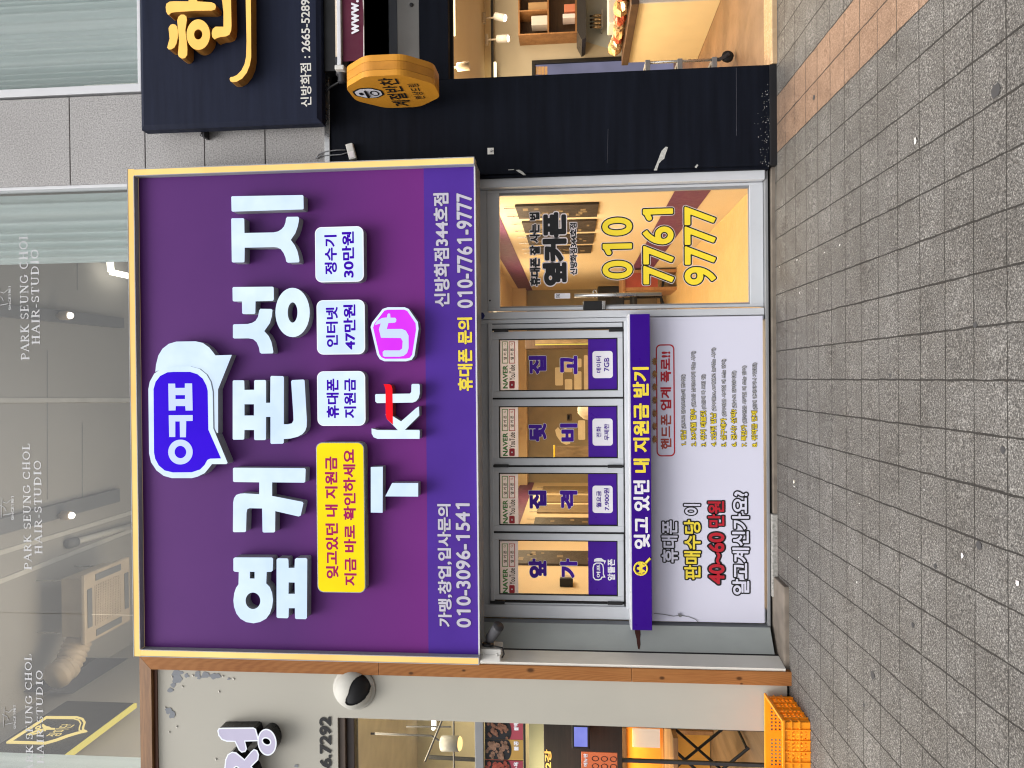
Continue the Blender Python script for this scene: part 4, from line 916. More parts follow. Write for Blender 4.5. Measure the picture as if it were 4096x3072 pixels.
# closer arms / threshold
th = MB(); zt_ = at(3056, 950, YP).z
th.box(pX0 - .3, pX1 + .02, YP - .03, YP + .12, zt_ - .022, zt_ - .002, .003); th.obj('threshold', M_ALUG, ps)
th = MB(); th.box(pX0 - .3, pX1 + .02, YP + .0, YP + .12, zt_ - .04, zt_ - .022); th.obj('threshold_seal', M_RUB, ps)
mb = MB(); mb.box(at(3070, 2050, YP).x, pX1 + .02, YP - .05, YP + .2, -.02, zt_ - .04, .006); mb.box(pX0 - .42, at(3070, 2382, YP).x, YP - .0, YP + .2, -.02, zt_ - .04, .006)
mb.obj('base', M_CONC, ps)
box(at(3070, 2380, YP).x, at(3070, 2052, YP).x, YP - .055, YP + .2, -.02, zt_ - .028, .006).obj('stone_base', M_CONC2, ps)
# splayed grey side panel
top = 2.35; P0 = at(2700, 2487, YP); P1 = at(2700, 2503, YP - .05); P2 = at(2700, 2614, YP - .17); P3 = at(2700, 2664, -.235)
zb_ = .055
for nm, a, b, m_ in (('return_strip', P0, P1, M_GREYD), ('side_panel', P1, P2, M_GREYP)):  # the return strip's shade is put into its darker grey
    d = Vector((b.x - a.x, b.y - a.y, 0)); nrm = Vector((-d.y, d.x, 0)).normalized()
    if nrm.y < 0: nrm = -nrm
    MB().prism([[Vector((a.x, a.y, zb_)), Vector((b.x, b.y, zb_)), Vector((b.x, b.y, top)), Vector((a.x, a.y, top))]], None, nrm * .03, True).obj(nm, m_, ps)
rs = [(P1.lerp(P2, u)) for u in (0, 1)]
def onpanel(v, u): p = P1.lerp(P2, u); q = at(v, 2503 + (2614 - 2503) * u, p.y); return Vector((p.x, p.y - .002, q.z))
pl = [onpanel(v, u) for v, u in ((2538, .10), (2540, .3), (2546, .5), (2548, .68), (2552, .86), (2558, .88), (2562, .7), (2560, .5), (2562, .34), (2560, .1))]
MB().prism([pl], None, (0, 0, 0)).obj('rust_streak', paint('rust', (.05, .012, .008), .8), ps)
# shop room behind
RZ0, RZ1, RY = .06, 2.42, 6.6
rx0, rx1 = -1.74, 1.46
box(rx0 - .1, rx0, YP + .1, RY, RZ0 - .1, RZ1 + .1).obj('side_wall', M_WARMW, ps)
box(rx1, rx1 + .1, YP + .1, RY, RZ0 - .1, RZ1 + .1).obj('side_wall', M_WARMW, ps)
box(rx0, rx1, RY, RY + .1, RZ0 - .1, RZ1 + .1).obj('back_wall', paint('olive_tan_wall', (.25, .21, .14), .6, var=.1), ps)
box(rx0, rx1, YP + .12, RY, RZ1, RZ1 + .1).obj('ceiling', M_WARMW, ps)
box(rx0, rx1, YP + .12, RY, RZ0 - .06, RZ0).obj('floor', M_FLOORO, ps)
sx = rx1 - .004
mb = MB(); mb.add([(sx, .3, .37), (sx, RY, .37), (sx, RY, .65), (sx, .3, .65)], [(0, 1, 2, 3)]); mb.add([(sx, .3, 2.10), (sx, RY, 2.10), (sx, RY, 2.32), (sx, .3, 2.32)], [(0, 1, 2, 3)])
mb.add([(rx0 + .004, .3, 2.10), (rx0 + .004, .3, 2.32), (rx0 + .004, RY, 2.32), (rx0 + .004, RY, 2.10)], [(0, 1, 2, 3)])
mb.obj('wall_stripe', M_PURP, ps)
def wall_poster(X, y0, y1, z0, z1, mat, label, sgn, marks=True):
    tt = thing('price_board', label, 'poster', (X, y0, z0), 'boards hung in the phone shop')
    box(min(X, X + sgn * .02), max(X, X + sgn * .02), y0, y1, z0, z1, .004).obj('board', mat, tt)
    mb = MB(); r_ = random.Random(int(y0 * 100))
    if marks:
        for i in range(10):
            yy = y0 + .05 + r_.random() * (y1 - y0 - .2); zz = z0 + .06 + r_.random() * (z1 - z0 - .15); wy = .05 + .07 * r_.random(); hz = .02 + .05 * r_.random(); xx = X + sgn * .022
            mb.add([(xx, yy, zz), (xx, yy + wy, zz), (xx, yy + wy, zz + hz), (xx, yy, zz + hz)], [(0, 1, 2, 3)])
        mb.obj('price_card', M_POSTW, tt)
    mb = MB()
    for yy in (y0 + .08, y1 - .08): mb.tube([(X + sgn * .012, yy, z1), (X + sgn * .012, yy, z1 + .1)], .004, 6)
    mb.obj('hanging_clip', M_STEEL, tt)
ord_ = ('nearest the door glass', 'second from the street', 'third from the street', 'farthest from the street')
for i, (ya, yb, va, vb) in enumerate(((282, 385, 358, 885), (390, 478, 400, 872), (482, 553, 428, 860), (558, 612, 455, 845))):
    A, B_ = atx(*CD1(600, ya), rx1 - .02), atx(*CD1(600, yb), rx1 - .02)
    zt2 = atx(*CD1(va, (ya + yb) / 2), rx1 - .02).z; zb2 = atx(*CD1(vb, (ya + yb) / 2), rx1 - .02).z
    wall_poster(rx1 - .001, A.y, A.y + (B_.y - A.y) * .78, zb2, zt2, M_POSTB, 'dark price board on the right wall seen through the door, ' + ord_[i], -1)
C6 = crop(1850, 1850, 2.369)
for i, (ya, yb, mt, lb2) in enumerate(((960, 815, M_POSTB, 'large dark chip board behind the leftmost folding window'), (585, 510, M_POSTB, 'dark board of pale cards at the left edge of the second folding window'), (470, 385, M_POSTW, 'tan ribbed board left of centre in the second folding window'), (370, 300, M_POSTW, 'tan ribbed board in the middle of the second folding window'), (280, 215, M_POSTW, 'tan ribbed board at the right in the second folding window'))):
    A, B_ = atx(*C6(900, ya), rx0 + .02), atx(*C6(900, yb), rx0 + .02)
    wall_poster(rx0 + .001, A.y, A.y + (B_.y - A.y) * .86, .95, 1.93 if i else 2.15, mt, lb2, 1, i < 2)
p = atx(*C6(985, 1115), rx0 + .03)
tt = thing('wall_device', 'small grey and black box fixed to the wall behind the leftmost window', 'device', p)
box(rx0 + .001, rx0 + .06, p.y - .05, p.y + .05, p.z - .055, p.z + .055, .008).obj('body', M_BEIGE, tt); box(rx0 + .001, rx0 + .07, p.y - .1, p.y - .052, p.z - .055, p.z + .055, .006).obj('cover', M_BLACK, tt)
# cream stickers on the far wall
bwY = RY - .004
CW = crop(1850, 1250, 2.552)
mb = MB()
for bx in ((945, 560, 1025, 745), (1040, 490, 1120, 610), (1045, 680, 1120, 792), (1140, 470, 1215, 560), (1140, 600, 1215, 790), (1240, 435, 1280, 790)):
    X0, X1, Z0, Z1 = rect(*cbox(CW, *bx), bwY); mb.prism([rloop(X0, X1, Z0, Z1, .02, bwY)], None, (0, 0, 0))
mb.obj('wall_sticker', M_CREAMD, ps)
mb = MB()
mb.prism(loops_at([[(945, 1200), (975, 1170), (1000, 1200), (1050, 1180), (1100, 1200), (1100, 1340), (1060, 1350), (1010, 1330), (960, 1260)], [(1180, 1100), (1250, 1100), (1250, 1300), (1180, 1300)], [(1100, 1300), (1170, 1300), (1170, 1360), (1100, 1360)]][:1], CW, bwY), None, (0, 0, 0))
X0, X1, Z0, Z1 = rect(*cbox(CW, 1180, 1100, 1252, 1300), bwY); mb.prism([rloop(X0, X1, Z0, Z1, .02, bwY)], None, (0, 0, 0)); mb.obj('wall_sticker', M_CREAMD, ps)
tg = thing('glass_screen', 'yellowish standing screen panel behind the third folding window', 'screen', at(*CW(1215, 1420), 3.0))
X0, X1, Z0, Z1 = rect(*cbox(CW, 945, 1366, 1215, 1475), 3.0); box(X0, X1, 3.0, 3.04, RZ0, Z1, .004).obj('panel', M_POSTW, tg); box(X0 - .01, X1 + .01, 2.995, 3.045, Z1, Z1 + .02, .004).obj('rail', M_YEL2, tg)
box(rx0, rx1, RY - .3, RY - .001, 2.2, RZ1 - .001, .004).obj('bulkhead', M_WARMW, ps)
tu = thing('display_cabinet', 'dark upright display cabinet with a warm light strip behind the folding window nearest the door', 'cabinet', at(*CW(1285, 345), 4.6))
X0, X1, Z0, Z1 = rect(*cbox(CW, 640, 272, 1300, 365), 4.6)
box(X0, X1, 4.6, 5.0, RZ0, Z1, .006).obj('carcass', M_DKWOOD, tu)
X0, X1, Z0, Z1 = rect(*cbox(CW, 742, 272, 1290, 318), 4.59); box(X0, X1, 4.585, 4.599, Z0, Z1, .003).obj('door', M_POSTW, tu)
X0, X1, Z0, Z1 = rect(*cbox(CW, 742, 320, 1290, 331), 4.59); box(X0, X1, 4.588, 4.599, Z0, Z1).obj('light_strip', M_YTUBE, tu)
tv = thing('wall_vent', 'small dark louvred vent on the far wall behind the third folding window', 'vent', at(*CW(1090, 1070), RY - .01))
X0, X1, Z0, Z1 = rect(*cbox(CW, 1066, 1034, 1115, 1104), RY - .02); box(X0, X1, RY - .02, RY - .002, Z0, Z1, .004).obj('frame', M_DKWOOD, tv)
mb = MB()
for i in range(5): mb.box(X0 + .02, X1 - .02, RY - .028, RY - .0205, Z0 + .03 + i * (Z1 - Z0 - .05) / 5, Z0 + .05 + i * (Z1 - Z0 - .05) / 5)
mb.obj('louvre', M_GUN, tv)
tp = thing('plush_toy', 'pale fluffy heap on the ledge at the right edge of the third folding window', 'toy', at(*CW(1260, 990), 3.2))
for i, (u, v, r_0) in enumerate(((1262, 985, .10), (1240, 1010, .07), (1275, 1020, .09), (1285, 975, .08))):
    bm = bmesh.new(); bmesh.ops.create_icosphere(bm, subdivisions=3, radius=r_0); c = at(*CW(u, v), 3.2 + .03 * i)
    for q in bm.verts: q.co = c + q.co * (1 + .12 * math.sin(q.co.x * 90) * math.sin(q.co.y * 80 + i) * math.sin(q.co.z * 70))
    MB().frombm(bm).obj(('body', 'ear', 'paw', 'head')[i], M_CREAMD, tp, True)
c = at(*CW(1285, 985), 3.2); box(c.x - .3, c.x + .3, 3.05, 3.4, RZ0, c.z - .09, .008).obj('plinth', M_BOXW, tp)
td = thing('desk', 'small wooden desk at the back seen through the lower door glass', 'desk', (.75, 5.2, RZ0))
X0, X1, Z0, Z1 = rect(*cbox(CD1, 1130, 690, 1300, 845), 4.4)
box(X0, X1, 4.4, 5.1, RZ0 + .68, RZ0 + .72, .006).obj('desk_top', M_BOXW, td); box(X0 + .02, X0 + .06, 4.42, 5.08, RZ0, RZ0 + .68).obj('side_panel', M_BOXW, td); box(X1 - .06, X1 - .02, 4.42, 5.08, RZ0, RZ0 + .68).obj('side_panel', M_BOXW, td); box(X0 + .06, X1 - .06, 4.42, 4.45, RZ0 + .25, RZ0 + .68).obj('front_panel', paint('red_desk', (.30, .05, .03), .5), td)
tc = thing('office_chair', 'dark office chair beside the wooden desk inside the phone shop', 'chair', (X0 + .05, 5.5, RZ0))
cxx = X0 + .05
box(cxx - .22, cxx + .22, 5.3, 5.7, RZ0 + .44, RZ0 + .52, .03).obj('seat', M_BLACK, tc); box(cxx - .2, cxx + .2, 5.7, 5.76, RZ0 + .6, RZ0 + 1.0, .02).obj('backrest', M_BLACK, tc)
mb = MB().tube([(cxx, 5.5, RZ0 + .08), (cxx, 5.5, RZ0 + .44)], .025); mb.tube([(cxx, 5.71, RZ0 + .5), (cxx, 5.73, RZ0 + .65)], .02)
for k in range(5): mb.tube([(cxx, 5.5, RZ0 + .08), (cxx + .26 * math.cos(k * 1.257), 5.5 + .26 * math.sin(k * 1.257), RZ0 + .03)], .018)
mb.obj('base', M_BLACK, tc)
for i, (x_, y_) in enumerate(((-.9, 1.3), (.7, 1.3), (-.9, 3.4), (.7, 3.4))):
    tl = thing('ceiling_panel_light', 'flat warm ceiling light in the phone shop, ' + ('front left', 'front right', 'rear left', 'rear right')[i] + ' of four', 'lamp', (x_, y_, RZ1 - .03), 'ceiling lights in the phone shop')
    box(x_ - .33, x_ + .33, y_ - .18, y_ + .18, RZ1 - .028, RZ1 - .001, .004).obj('light_housing', M_ALUW, tl); box(x_ - .3, x_ + .3, y_ - .15, y_ + .15, RZ1 - .034, RZ1 - .029).obj('light_diffuser', M_TUBE, tl)
area('phone_shop_light', (.3, 1.3, RZ1 - .05), 2.2, 1.2, 80, (1, .80, .54))
area('phone_shop_light_back', (0, 4.0, RZ1 - .05), 2.2, 1.0, 52, (1, .78, .5))

area('phone_shop_side_fill', (-.9, 5.0, RZ1 - .1), 1.2, .4, 26, (1, .76, .42), (0, rad(60), 0))  # added unseen fill that brightens the left side wall

# ---- violet banner box under the windows
bY = -.06
X0, X1, Z0, Z1 = rect(2525, 1256, 2604, 2521, bY)
t = thing('violet_banner', 'long violet banner box with white and yellow lettering across the wall under the windows', 'banner', ((X0 + X1) / 2, bY, Z0))
bb = box(X0, X1, bY, .115, Z0, Z1, .003).obj('box_body', M_VIOLET, t)
box(X0 - .001, X1 + .001, bY + .004, .116, Z1 + .0005, Z1 + .012, .002).obj('top_cap', M_ALUW, t)
def edge(mb, x0, x1, z0, z1, Y, w_=.004):
    mb.box(x0, x1, Y - .002, Y - .0002, z1 - w_, z1); mb.box(x0, x1, Y - .002, Y - .0002, z0, z0 + w_)
text('잊고 있던', (2534, 1920, 2599, 2196), bY - .002, M_WHT, t, 'lettering', .038, 1 / 50)
text('내 지원금 받기', (2532, 1468, 2597, 1891), bY - .002, M_YEL, t, 'lettering', .038, 1 / 50)
c = at(2563, 2274, bY - .004); R_ = .046
mb = MB(); mb.tube([(c.x + R_ * math.cos(i * .2618), c.y, c.z + R_ * math.sin(i * .2618)) for i in range(25)], .0065, 6)
q = at(2605, 2229, bY - .004); d = (q - c).normalized(); mb.tube([c + d * (R_ + .008), c + d * (R_ + .055)], .009, 8); mb.obj('magnifier_icon', M_YEL, t)
text('₩', (2548, 2250, 2579, 2297), bY - .002, M_YEL, t, 'lettering', .03, 1 / 40)

# ---- white notice panel
nY = .075
X0, X1, Z0, Z1 = rect(2560, 1267, 3055, 2488, nY)
t = thing('notice_panel', 'large white lavender notice panel with outlined lettering below the violet banner', 'notice board', ((X0 + X1) / 2, nY, Z0))
box(X0, X1, nY, .115, Z0, Z1, .002).obj('panel', M_PANEL, t)
nT = nY - .002
def bl(s_, bx, mf, b=(.026, .105), g=1 / 44, nm='lettering', tr=0):
    text(s_, bx, nT - .001, mf, t, nm, b[0], g, ref=b[1], track=tr); text(s_, bx, nT, M_INK, t, nm + '_outline', b[1], g, track=tr)
bl('휴대폰', cbox(CQ, 275, 443, 422, 790), M_PANEL)
bl('판매수당', cbox(CQ, 450, 438, 602, 923), M_YEL)
bl('이', cbox(CQ, 450, 315, 597, 418), M_PANEL)
bl('40~60', cbox(CQ, 640, 535, 790, 962), M_RED)
bl('만원', cbox(CQ, 636, 292, 785, 515), M_RED)
bl('알고계신가요?', cbox(CQ, 826, 216, 980, 1042), M_PANEL)
X0, X1, Z0, Z1 = rect(*cbox(CP, 318, 325, 508, 1470), nT)
MB().prism([rloop(X0, X1, Z0, Z1, .035, nT), rloop(X0 + .009, X1 - .009, Z0 + .009, Z1 - .009, .028, nT)[::-1]], None, (0, 0, 0)).obj('red_frame', M_RED, t)
text('핸드폰', cbox(CP, 363, 1040, 472, 1397), nT, M_REDB, t, 'lettering', .03, 1 / 44)
text('업계 폭로!!', cbox(CP, 360, 398, 472, 1000), nT, M_RED, t, 'lettering', .034, 1 / 44)
rows = [('1. 반납', (565, 1195, 627, 1362), '(중고로 팔아도되는데 뺏어감)', (572, 628, 624, 1190)), ('2. 36개월 할부', (664, 980, 730, 1368), '(월요금 낮아보이게 하는 사기)', (674, 392, 728, 970)),
        ('3. 위치 태블릿', (766, 1000, 832, 1370), '(요금에 다 포함 됨)', (777, 628, 830, 992)), ('4. 2년뒤 반납', (869, 1020, 935, 1370), '(할부를36,48개월로 늘리는 사기)', (882, 357, 934, 1010)),
        ('5. 실구매가', (972, 1075, 1038, 1372), '(할부원금 사기칠 때 쓰는 단어)', (985, 473, 1038, 1065)), ('6. 공시? 선약?', (1077, 985, 1143, 1373), '(필수로 알려줘야함)', (1089, 593, 1142, 978)),
        ('7. 특판가', (1181, 1145, 1247, 1373), '(할부원금 사기칠 때 쓰는 단어)', (1194, 540, 1247, 1137)), ('8. 위약금 면제', (1287, 1000, 1353, 1375), '(원래 면제되거나 거짓말)', (1300, 510, 1353, 995))]
for a, ab, b, bb_ in rows:
    bl(a, cbox(CP, *ab), M_YEL2, (.014, .085), 1 / 36); bl(b, cbox(CP, *bb_), M_WHT, (-.002, .082), 1 / 48)
M_FIRE = paint('dull_flame_print', (.34, .17, .06), .5, var=.5, vs=60, bmp=0)
for yc in (500, 630, 762, 895, 1030, 1162, 1295):
    P = []
    for i in range(22):
        a = 2 * math.pi * i / 22; r = (1 + .22 * math.sin(i * 2.7 + yc)) * (1.1 if i % 2 else .85); P.append((302 + 24 * r * math.cos(a), yc + 40 * r * math.sin(a)))
    MB().prism(loops_at([P], CP, nT - .001), None, (0, 0, 0)).obj('flame_mark', M_FIRE, t)
pw = [at(*CQ(x, y), nY - .004) for x, y in ((225, 1178), (300, 1185), (380, 1200), (430, 1192), (500, 1205), (550, 1225), (570, 1245))]
mb = MB().tube(pw, .0025, 6); c = at(*CQ(428, 1190), nY - .008); mb.tube([c + Vector((.012 * math.cos(i), -.004, .012 * math.sin(i * 1.3))) for i in range(12)], .003, 6)
tag(mb.obj('loose_wire', M_ALUG), 'thin grey loose wire tangled at the left edge of the white notice panel', 'wire')
# little blue alarm plate by the door head
P = [at(1926 + 13 * math.cos(rad(a)), 1263 + 15 * math.sin(rad(a)), YP - .045) for a in range(0, 360, 60)]
tg = thing('alarm_plate', 'small blue hexagonal alarm plate under the purple sign beside the door head', 'plate', P[0])
MB().prism([P], None, (0, .01, 0)).obj('plate', paint('alarm_blue', (.02, .03, .16), .4), tg)

# ================================================================== cream snack shop (left)
ls = thing('snack_shop', 'cream painted snack shop front edged with orange pine boards', 'shop front', (-2.6, -.2, 0))
WY, CY_ = -.245, -.205
wx1 = (at(1000, 2634, WY).x + at(3142, 2690, WY).x) / 2; wx0_ = (at(1000, 2677, WY).x + at(3142, 2756, WY).x) / 2
ztp = at(560, 2850, WY).z; zti = at(606, 2850, WY).z
zj = [-.012, at(2528, 2710, WY).z, at(1514, 2690, WY).z, ztp]
for i, (a, b) in enumerate(zip(zj[:-1], zj[1:])):
    mb = MB()
    if b == ztp:
        L = [Vector((wx0_, WY, a + .001)), Vector((wx1, WY, a + .001)), Vector((wx1, WY, ztp)), Vector((wx0_, WY, zti))]
        mb.prism([L], None, (0, .10, 0), True)
    else: mb.box(wx0_, wx1, WY, WY + .10, a + .001, b - .001, .004)
    mb.obj('pine_board', M_PINE, ls)
pt = wood('pine_board_weathered', (.16, .075, .03), (.34, .17, .065), axis=0)
L = [Vector((-4.6, WY, zti)), Vector((wx0_ - .002, WY, zti)), Vector((wx1 - .002, WY, ztp)), Vector((-4.6, WY, ztp))]
MB().prism([L], None, (0, .10, 0), True).obj('pine_board', pt, ls)
zin = at(632, 2850, CY_).z
box(-4.6, wx0_, CY_ - .01, CY_ + .03, zin, zti + .01, .002).obj('inner_trim', wood('red_brown_trim', (.10, .035, .015), (.17, .06, .025), axis=0), ls)
ox1 = (at(1400, 2866, CY_).x + at(3000, 2929, CY_).x) / 2; ozt = at(1351, 2950, CY_).z
cz0 = .012
MB().prism([[Vector((x, CY_, z)) for x, z in ((ox1, cz0), (wx0_ + .002, cz0), (wx0_ + .002, zin - .001), (-4.6, zin - .001), (-4.6, ozt), (ox1, ozt))]], None, (0, .16, 0), True).obj('front_wall', M_CREAM, ls)
# white return wall beside the pine board
zt_r = 4.4
d = Vector((P3.x - P2.x, P3.y - P2.y, 0)).normalized(); nrm = Vector((-d.y, d.x, 0)); nrm = -nrm if nrm.y < 0 else nrm
MB().prism([[Vector((P2.x, P2.y, .03)), Vector((P3.x, P3.y, .03)), Vector((P3.x, P3.y, 2.6)), Vector((P2.x, P2.y, 2.6))]], None, nrm * .03, True).obj('return_wall', M_WHITEW, ls)
MB().prism([[Vector((P2.x - .002, P2.y - .003, .03)), Vector((P2.x + .008, P2.y + .004, .03)), Vector((P2.x + .008, P2.y + .004, 2.6)), Vector((P2.x - .002, P2.y - .003, 2.6))]], None, (0, .003, 0)).obj('joint_seal', M_RUB, ls)
box(wx1 - .02, pX0 + .35, -.2, YP + .2, -.02, .028, .01).obj('base', M_CONC, ls)
# flaked patches of paint
def blob(cx, cy, rx, ry, seed, n=26):
    r_ = random.Random(seed); a1, a2, p1, p2 = r_.uniform(.1, .25), r_.uniform(.05, .16), r_.uniform(0, 6), r_.uniform(0, 6)
    return [(cx + rx * (1 + a1 * math.sin(2 * t + p1) + a2 * math.sin(5 * t + p2)) * math.cos(t), cy + ry * (1 + a1 * math.sin(3 * t + p2) + a2 * math.sin(4 * t + p1)) * math.sin(t)) for t in (2 * math.pi * i / n for i in range(n))]
cu = MB()
for i, (x, y, rx, ry) in enumerate(((302, 255, 55, 38), (300, 320, 58, 50), (405, 285, 24, 24), (255, 388, 26, 26), (225, 445, 32, 26), (525, 270, 34, 36), (545, 305, 22, 20), (612, 278, 46, 34), (700, 290, 40, 32), (745, 288, 34, 26), (872, 320, 18, 12), (205, 670, 40, 36), (245, 715, 34, 44), (1618, 1283, 24, 15))):
    MB().prism(loops_at([blob(x, y, rx, ry, i)], CL, CY_ - .0015 - .0002 * i), None, (0, .001, 0)).obj('flaked_patch', M_PEEL, ls)
for i, (x, y) in enumerate(((470, 285), (800, 290), (760, 465), (210, 912), (725, 1210), (165, 640), (240, 300), (920, 322), (355, 405), (290, 850))):
    cu = MB(); cu.tube([at(*CL(x + 12 * math.sin(a * .5) - 6, y - 14 + a * 5), CY_ - .004) for a in range(6)], [.001, .003, .004, .004, .003, .001], 6); cu.obj('paint_curl', M_WHITEW, ls)
# white letters with black sides
LY = -.31
def dark_letter(loops, nm='letter'):
    L = loops_at(loops, CL, LY)
    o = MB().walls(L, (0, CY_ - LY - .001, 0)).obj(nm, M_DARKSIDE, lsg)
    MB().prism([[p + Vector((0, .004, 0)) for p in l] for l in L], None, (0, .001, 0)).obj('face', M_LITV, o)
    mb = MB()
    for l in L:
        c = sum(l, Vector()) / len(l); mb.tube([p + Vector((0, .002, 0)) for p in l] + [l[0] + Vector((0, .002, 0))], .0045, 5, False)
    mb.obj('rim', M_LITEDGE, o)
lsg = thing('raised_letters', 'bulky raised white letters with black sides on the cream wall', 'sign', at(*CL(1200, 1250), CY_))
dark_letter([[(750, 895), (762, 872), (800, 868), (1140, 865), (1165, 878), (1195, 985), (1195, 1003), (1045, 1008), (1064, 1095), (1050, 1122), (1015, 1130), (985, 1105), (940, 1012), (850, 1010), (795, 990), (760, 945)]])
dark_letter([ell(1293, 1022, 98, 142, 36, -.12), ell(1288, 1012, 50, 38, 20, .5)[::-1]])
dark_letter([[(828, 1310), (838, 1215), (862, 1160), (905, 1132), (950, 1140), (1045, 1218), (1120, 1130), (1150, 1103), (1180, 1115), (1198, 1160), (1190, 1215), (1115, 1290), (1150, 1330), (1180, 1420), (1180, 1560), (840, 1560)], ell(955, 1340, 36, 50, 20)[::-1]])
tg = thing('phone_number', 'black raised phone number digits on the cream wall above the snack shop opening', 'lettering', at(1300, 2960, CY_))
for i, ch in enumerate('66.7292'): pass
ys = [(3106 - 2866) / 7 * i for i in range(8)]
text('66.7292', (1278, 2866, 1325, 3108), CY_ - .006, M_INK, tg, 'lettering', .04, 1 / 44)
# exhaust hood
M_VENT = paint('vent_plastic', (.47, .46, .42), .5, spec=.2, dirt=.1)
vc = at(1418, 2752, CY_)
t = thing('vent_hood', 'round white vent hood with a dark mouth on the cream wall beside the pine board', 'vent', vc)
MB().lathe(vc, (0, -1, 0), [(.0, .155), (.012, .155), (.014, .147), (.02, .145)], 40).obj('flange', M_VENT, t, True)
mouth = [(q.x, q.z) for q in (at(*C9(x, y), CY_ - .06) for x, y in ((905, 1034), (960, 1024), (988, 1045), (995, 1090), (985, 1140), (960, 1180), (920, 1205), (880, 1218), (846, 1214), (834, 1196), (840, 1168), (860, 1122), (868, 1080), (885, 1048)))]
def inside(x, z):
    r = False
    for i in range(len(mouth)):
        (x1, z1), (x2, z2) = mouth[i - 1], mouth[i]
        if (z1 > z) != (z2 > z) and x < (x2 - x1) * (z - z1) / (z2 - z1) + x1: r = not r
    return r
bm = bmesh.new(); bmesh.ops.create_uvsphere(bm, u_segments=128, v_segments=64, radius=1)
for v in bm.verts: v.co = vc + Vector((v.co.x * .138, -.012 + v.co.z * .11, v.co.y * .138))
bmesh.ops.delete(bm, geom=[f for f in bm.faces if f.calc_center_median().y > vc.y - .004 or inside(f.calc_center_median().x, f.calc_center_median().z)], context='FACES')
MB().frombm(bm).obj('hood', M_VENT, t, True)
MB().prism([[vc + Vector((.128 * math.cos(a), -.021, .128 * math.sin(a))) for a in [i * .2618 for i in range(24)]]], None, (0, .001, 0)).obj('back_plate', M_INK, t)
MB().lathe(vc + Vector((0, -.0125, 0)), (0, -1, 0), [(.101 * math.sin(rad(a)), .129 * math.cos(rad(a))) for a in range(0, 91, 6)], 40).obj('mouth', M_INK, t, True)  # black inner dome: shade inside the hood put into colour
# opening: frame, transom, mullion
oz0, oz1 = at(1422, 2950, CY_ + .08).z, at(1900, 2970, CY_ + .08).z
brn = paint('brown_frame', (.085, .06, .045), .45); brn2 = paint('dark_brown_frame', (.035, .022, .02), .45)
box(-4.6, ox1 - .002, CY_ + .02, CY_ + .15, at(1381, 2950, CY_ + .02).z, ozt - .0005, .004).obj('opening_frame', brn, ls)
box(-4.6, ox1 - .002, CY_ + .05, CY_ + .15, oz0, at(1381, 2950, CY_ + .02).z - .001, .004).obj('opening_frame', brn2, ls)
mz0, mz1 = at(1935, 2980, CY_ + .07).z, at(1901, 2980, CY_ + .07).z
box(-4.6, ox1 - .002, CY_ + .05, CY_ + .12, mz0, mz1, .004).obj('transom_bar', M_ALUG, ls)
box(-4.6, ox1 - .002, CY_ + .09, CY_ + .096, mz1, oz0).obj('transom_pane', M_GLASS, ls)
# interior room
box(-5.4, -5.3, 0, 3.4, .0, 3.5).obj('side_wall', M_CREAM, ls); box(-5.3, -2.2, 3.3, 3.4, 0, 3.5).obj('back_wall', paint('pale_yellow_wall', (.55, .50, .34), .7), ls)
box(-2.3, -2.2, 0, 3.3, 0, 3.5).obj('side_wall', paint('pale_yellow_wall', (.55, .50, .34), .7), ls); box(-5.3, -2.3, CY_ + .17, 3.3, 3.38, 3.48).obj('ceiling', paint('ceiling_tan', (.60, .52, .38), .8), ls)
box(-5.3, -2.3, CY_ - .0, 3.3, -.02, .025).obj('floor', wood('plank_floor', (.12, .075, .042), (.21, .14, .085), axis=1), ls)
# menu posters in a black frame
fY = CY_ + .085
for i, (y0, y1, col, lb2, dish) in enumerate(((2889, 2957, (.33, .05, .075), 'menu poster with a dark meat dish on raspberry red, nearest the cream wall', .1), (2958, 3038, (.42, .25, .06), 'menu poster with a dark meat dish on ochre, between two reddish posters', 0), (3042, 3120, (.30, .04, .07), 'menu poster with a red spicy dish beside the ochre one', .3))):
    X0, X1, Z0, Z1 = rect(1940, y0, 2092, y1, fY)
    tp = thing('menu_poster', lb2, 'poster', ((X0 + X1) / 2, fY, Z0), 'menu posters in the snack shop window')
    box(X0, X1, fY, fY + .012, Z0, Z1).obj('print', paint('poster_%d' % i, col, .45, bmp=0), tp)
    c = at(1965 + 20, (y0 + y1) / 2, fY - .002); w_ = (X1 - X0)
    P = [Vector((min(max(c.x + .13 * math.cos(a), X0), X1), fY - .002, min(c.z + .02 + .13 * math.sin(a), Z1))) for a in [k * .1745 for k in range(36)]]
    MB().prism([P], None, (0, .001, 0)).obj('plate', M_INK, tp)
    mb = MB(); r_ = random.Random(i + 3)
    for k in range(80):
        a, rr = r_.uniform(0, 6.28), .11 * math.sqrt(r_.random()); px_, pz_ = c.x + rr * math.cos(a), c.z + .02 + rr * math.sin(a)
        if X0 + .012 < px_ < X1 - .012 and pz_ < Z1 - .012:
            s_ = r_.uniform(.010, .022); mb.prism([[Vector((px_ + s_ * math.cos(q), fY - .003 - .0001 * k, pz_ + s_ * .8 * math.sin(q))) for q in [u * 1.047 for u in range(6)]]], None, (0, .0005, 0))
    mb.obj('food', [paint('food_a', (.16, .07, .04), .4, var=.5, vs=50), paint('food_b', (.2, .11, .07), .4, var=.5, vs=50), paint('food_c', (.28, .05, .03), .4, var=.5, vs=50)][i], tp)
    text(('불백', '불콩', '뉴욕')[i], (2055, y0 + 6 if i else y0 + 4, 2074, y1 - 34), fY - .003, M_WHT, tp, 'lettering', .03, 1 / 30)
mb = MB(); z0, z1 = at(2093, 2980, fY).z, mz0
mb.box(at(2000, 2888, fY).x, ox1 - .003, fY - .004, fY + .02, z0 - .01, z1 - .001)
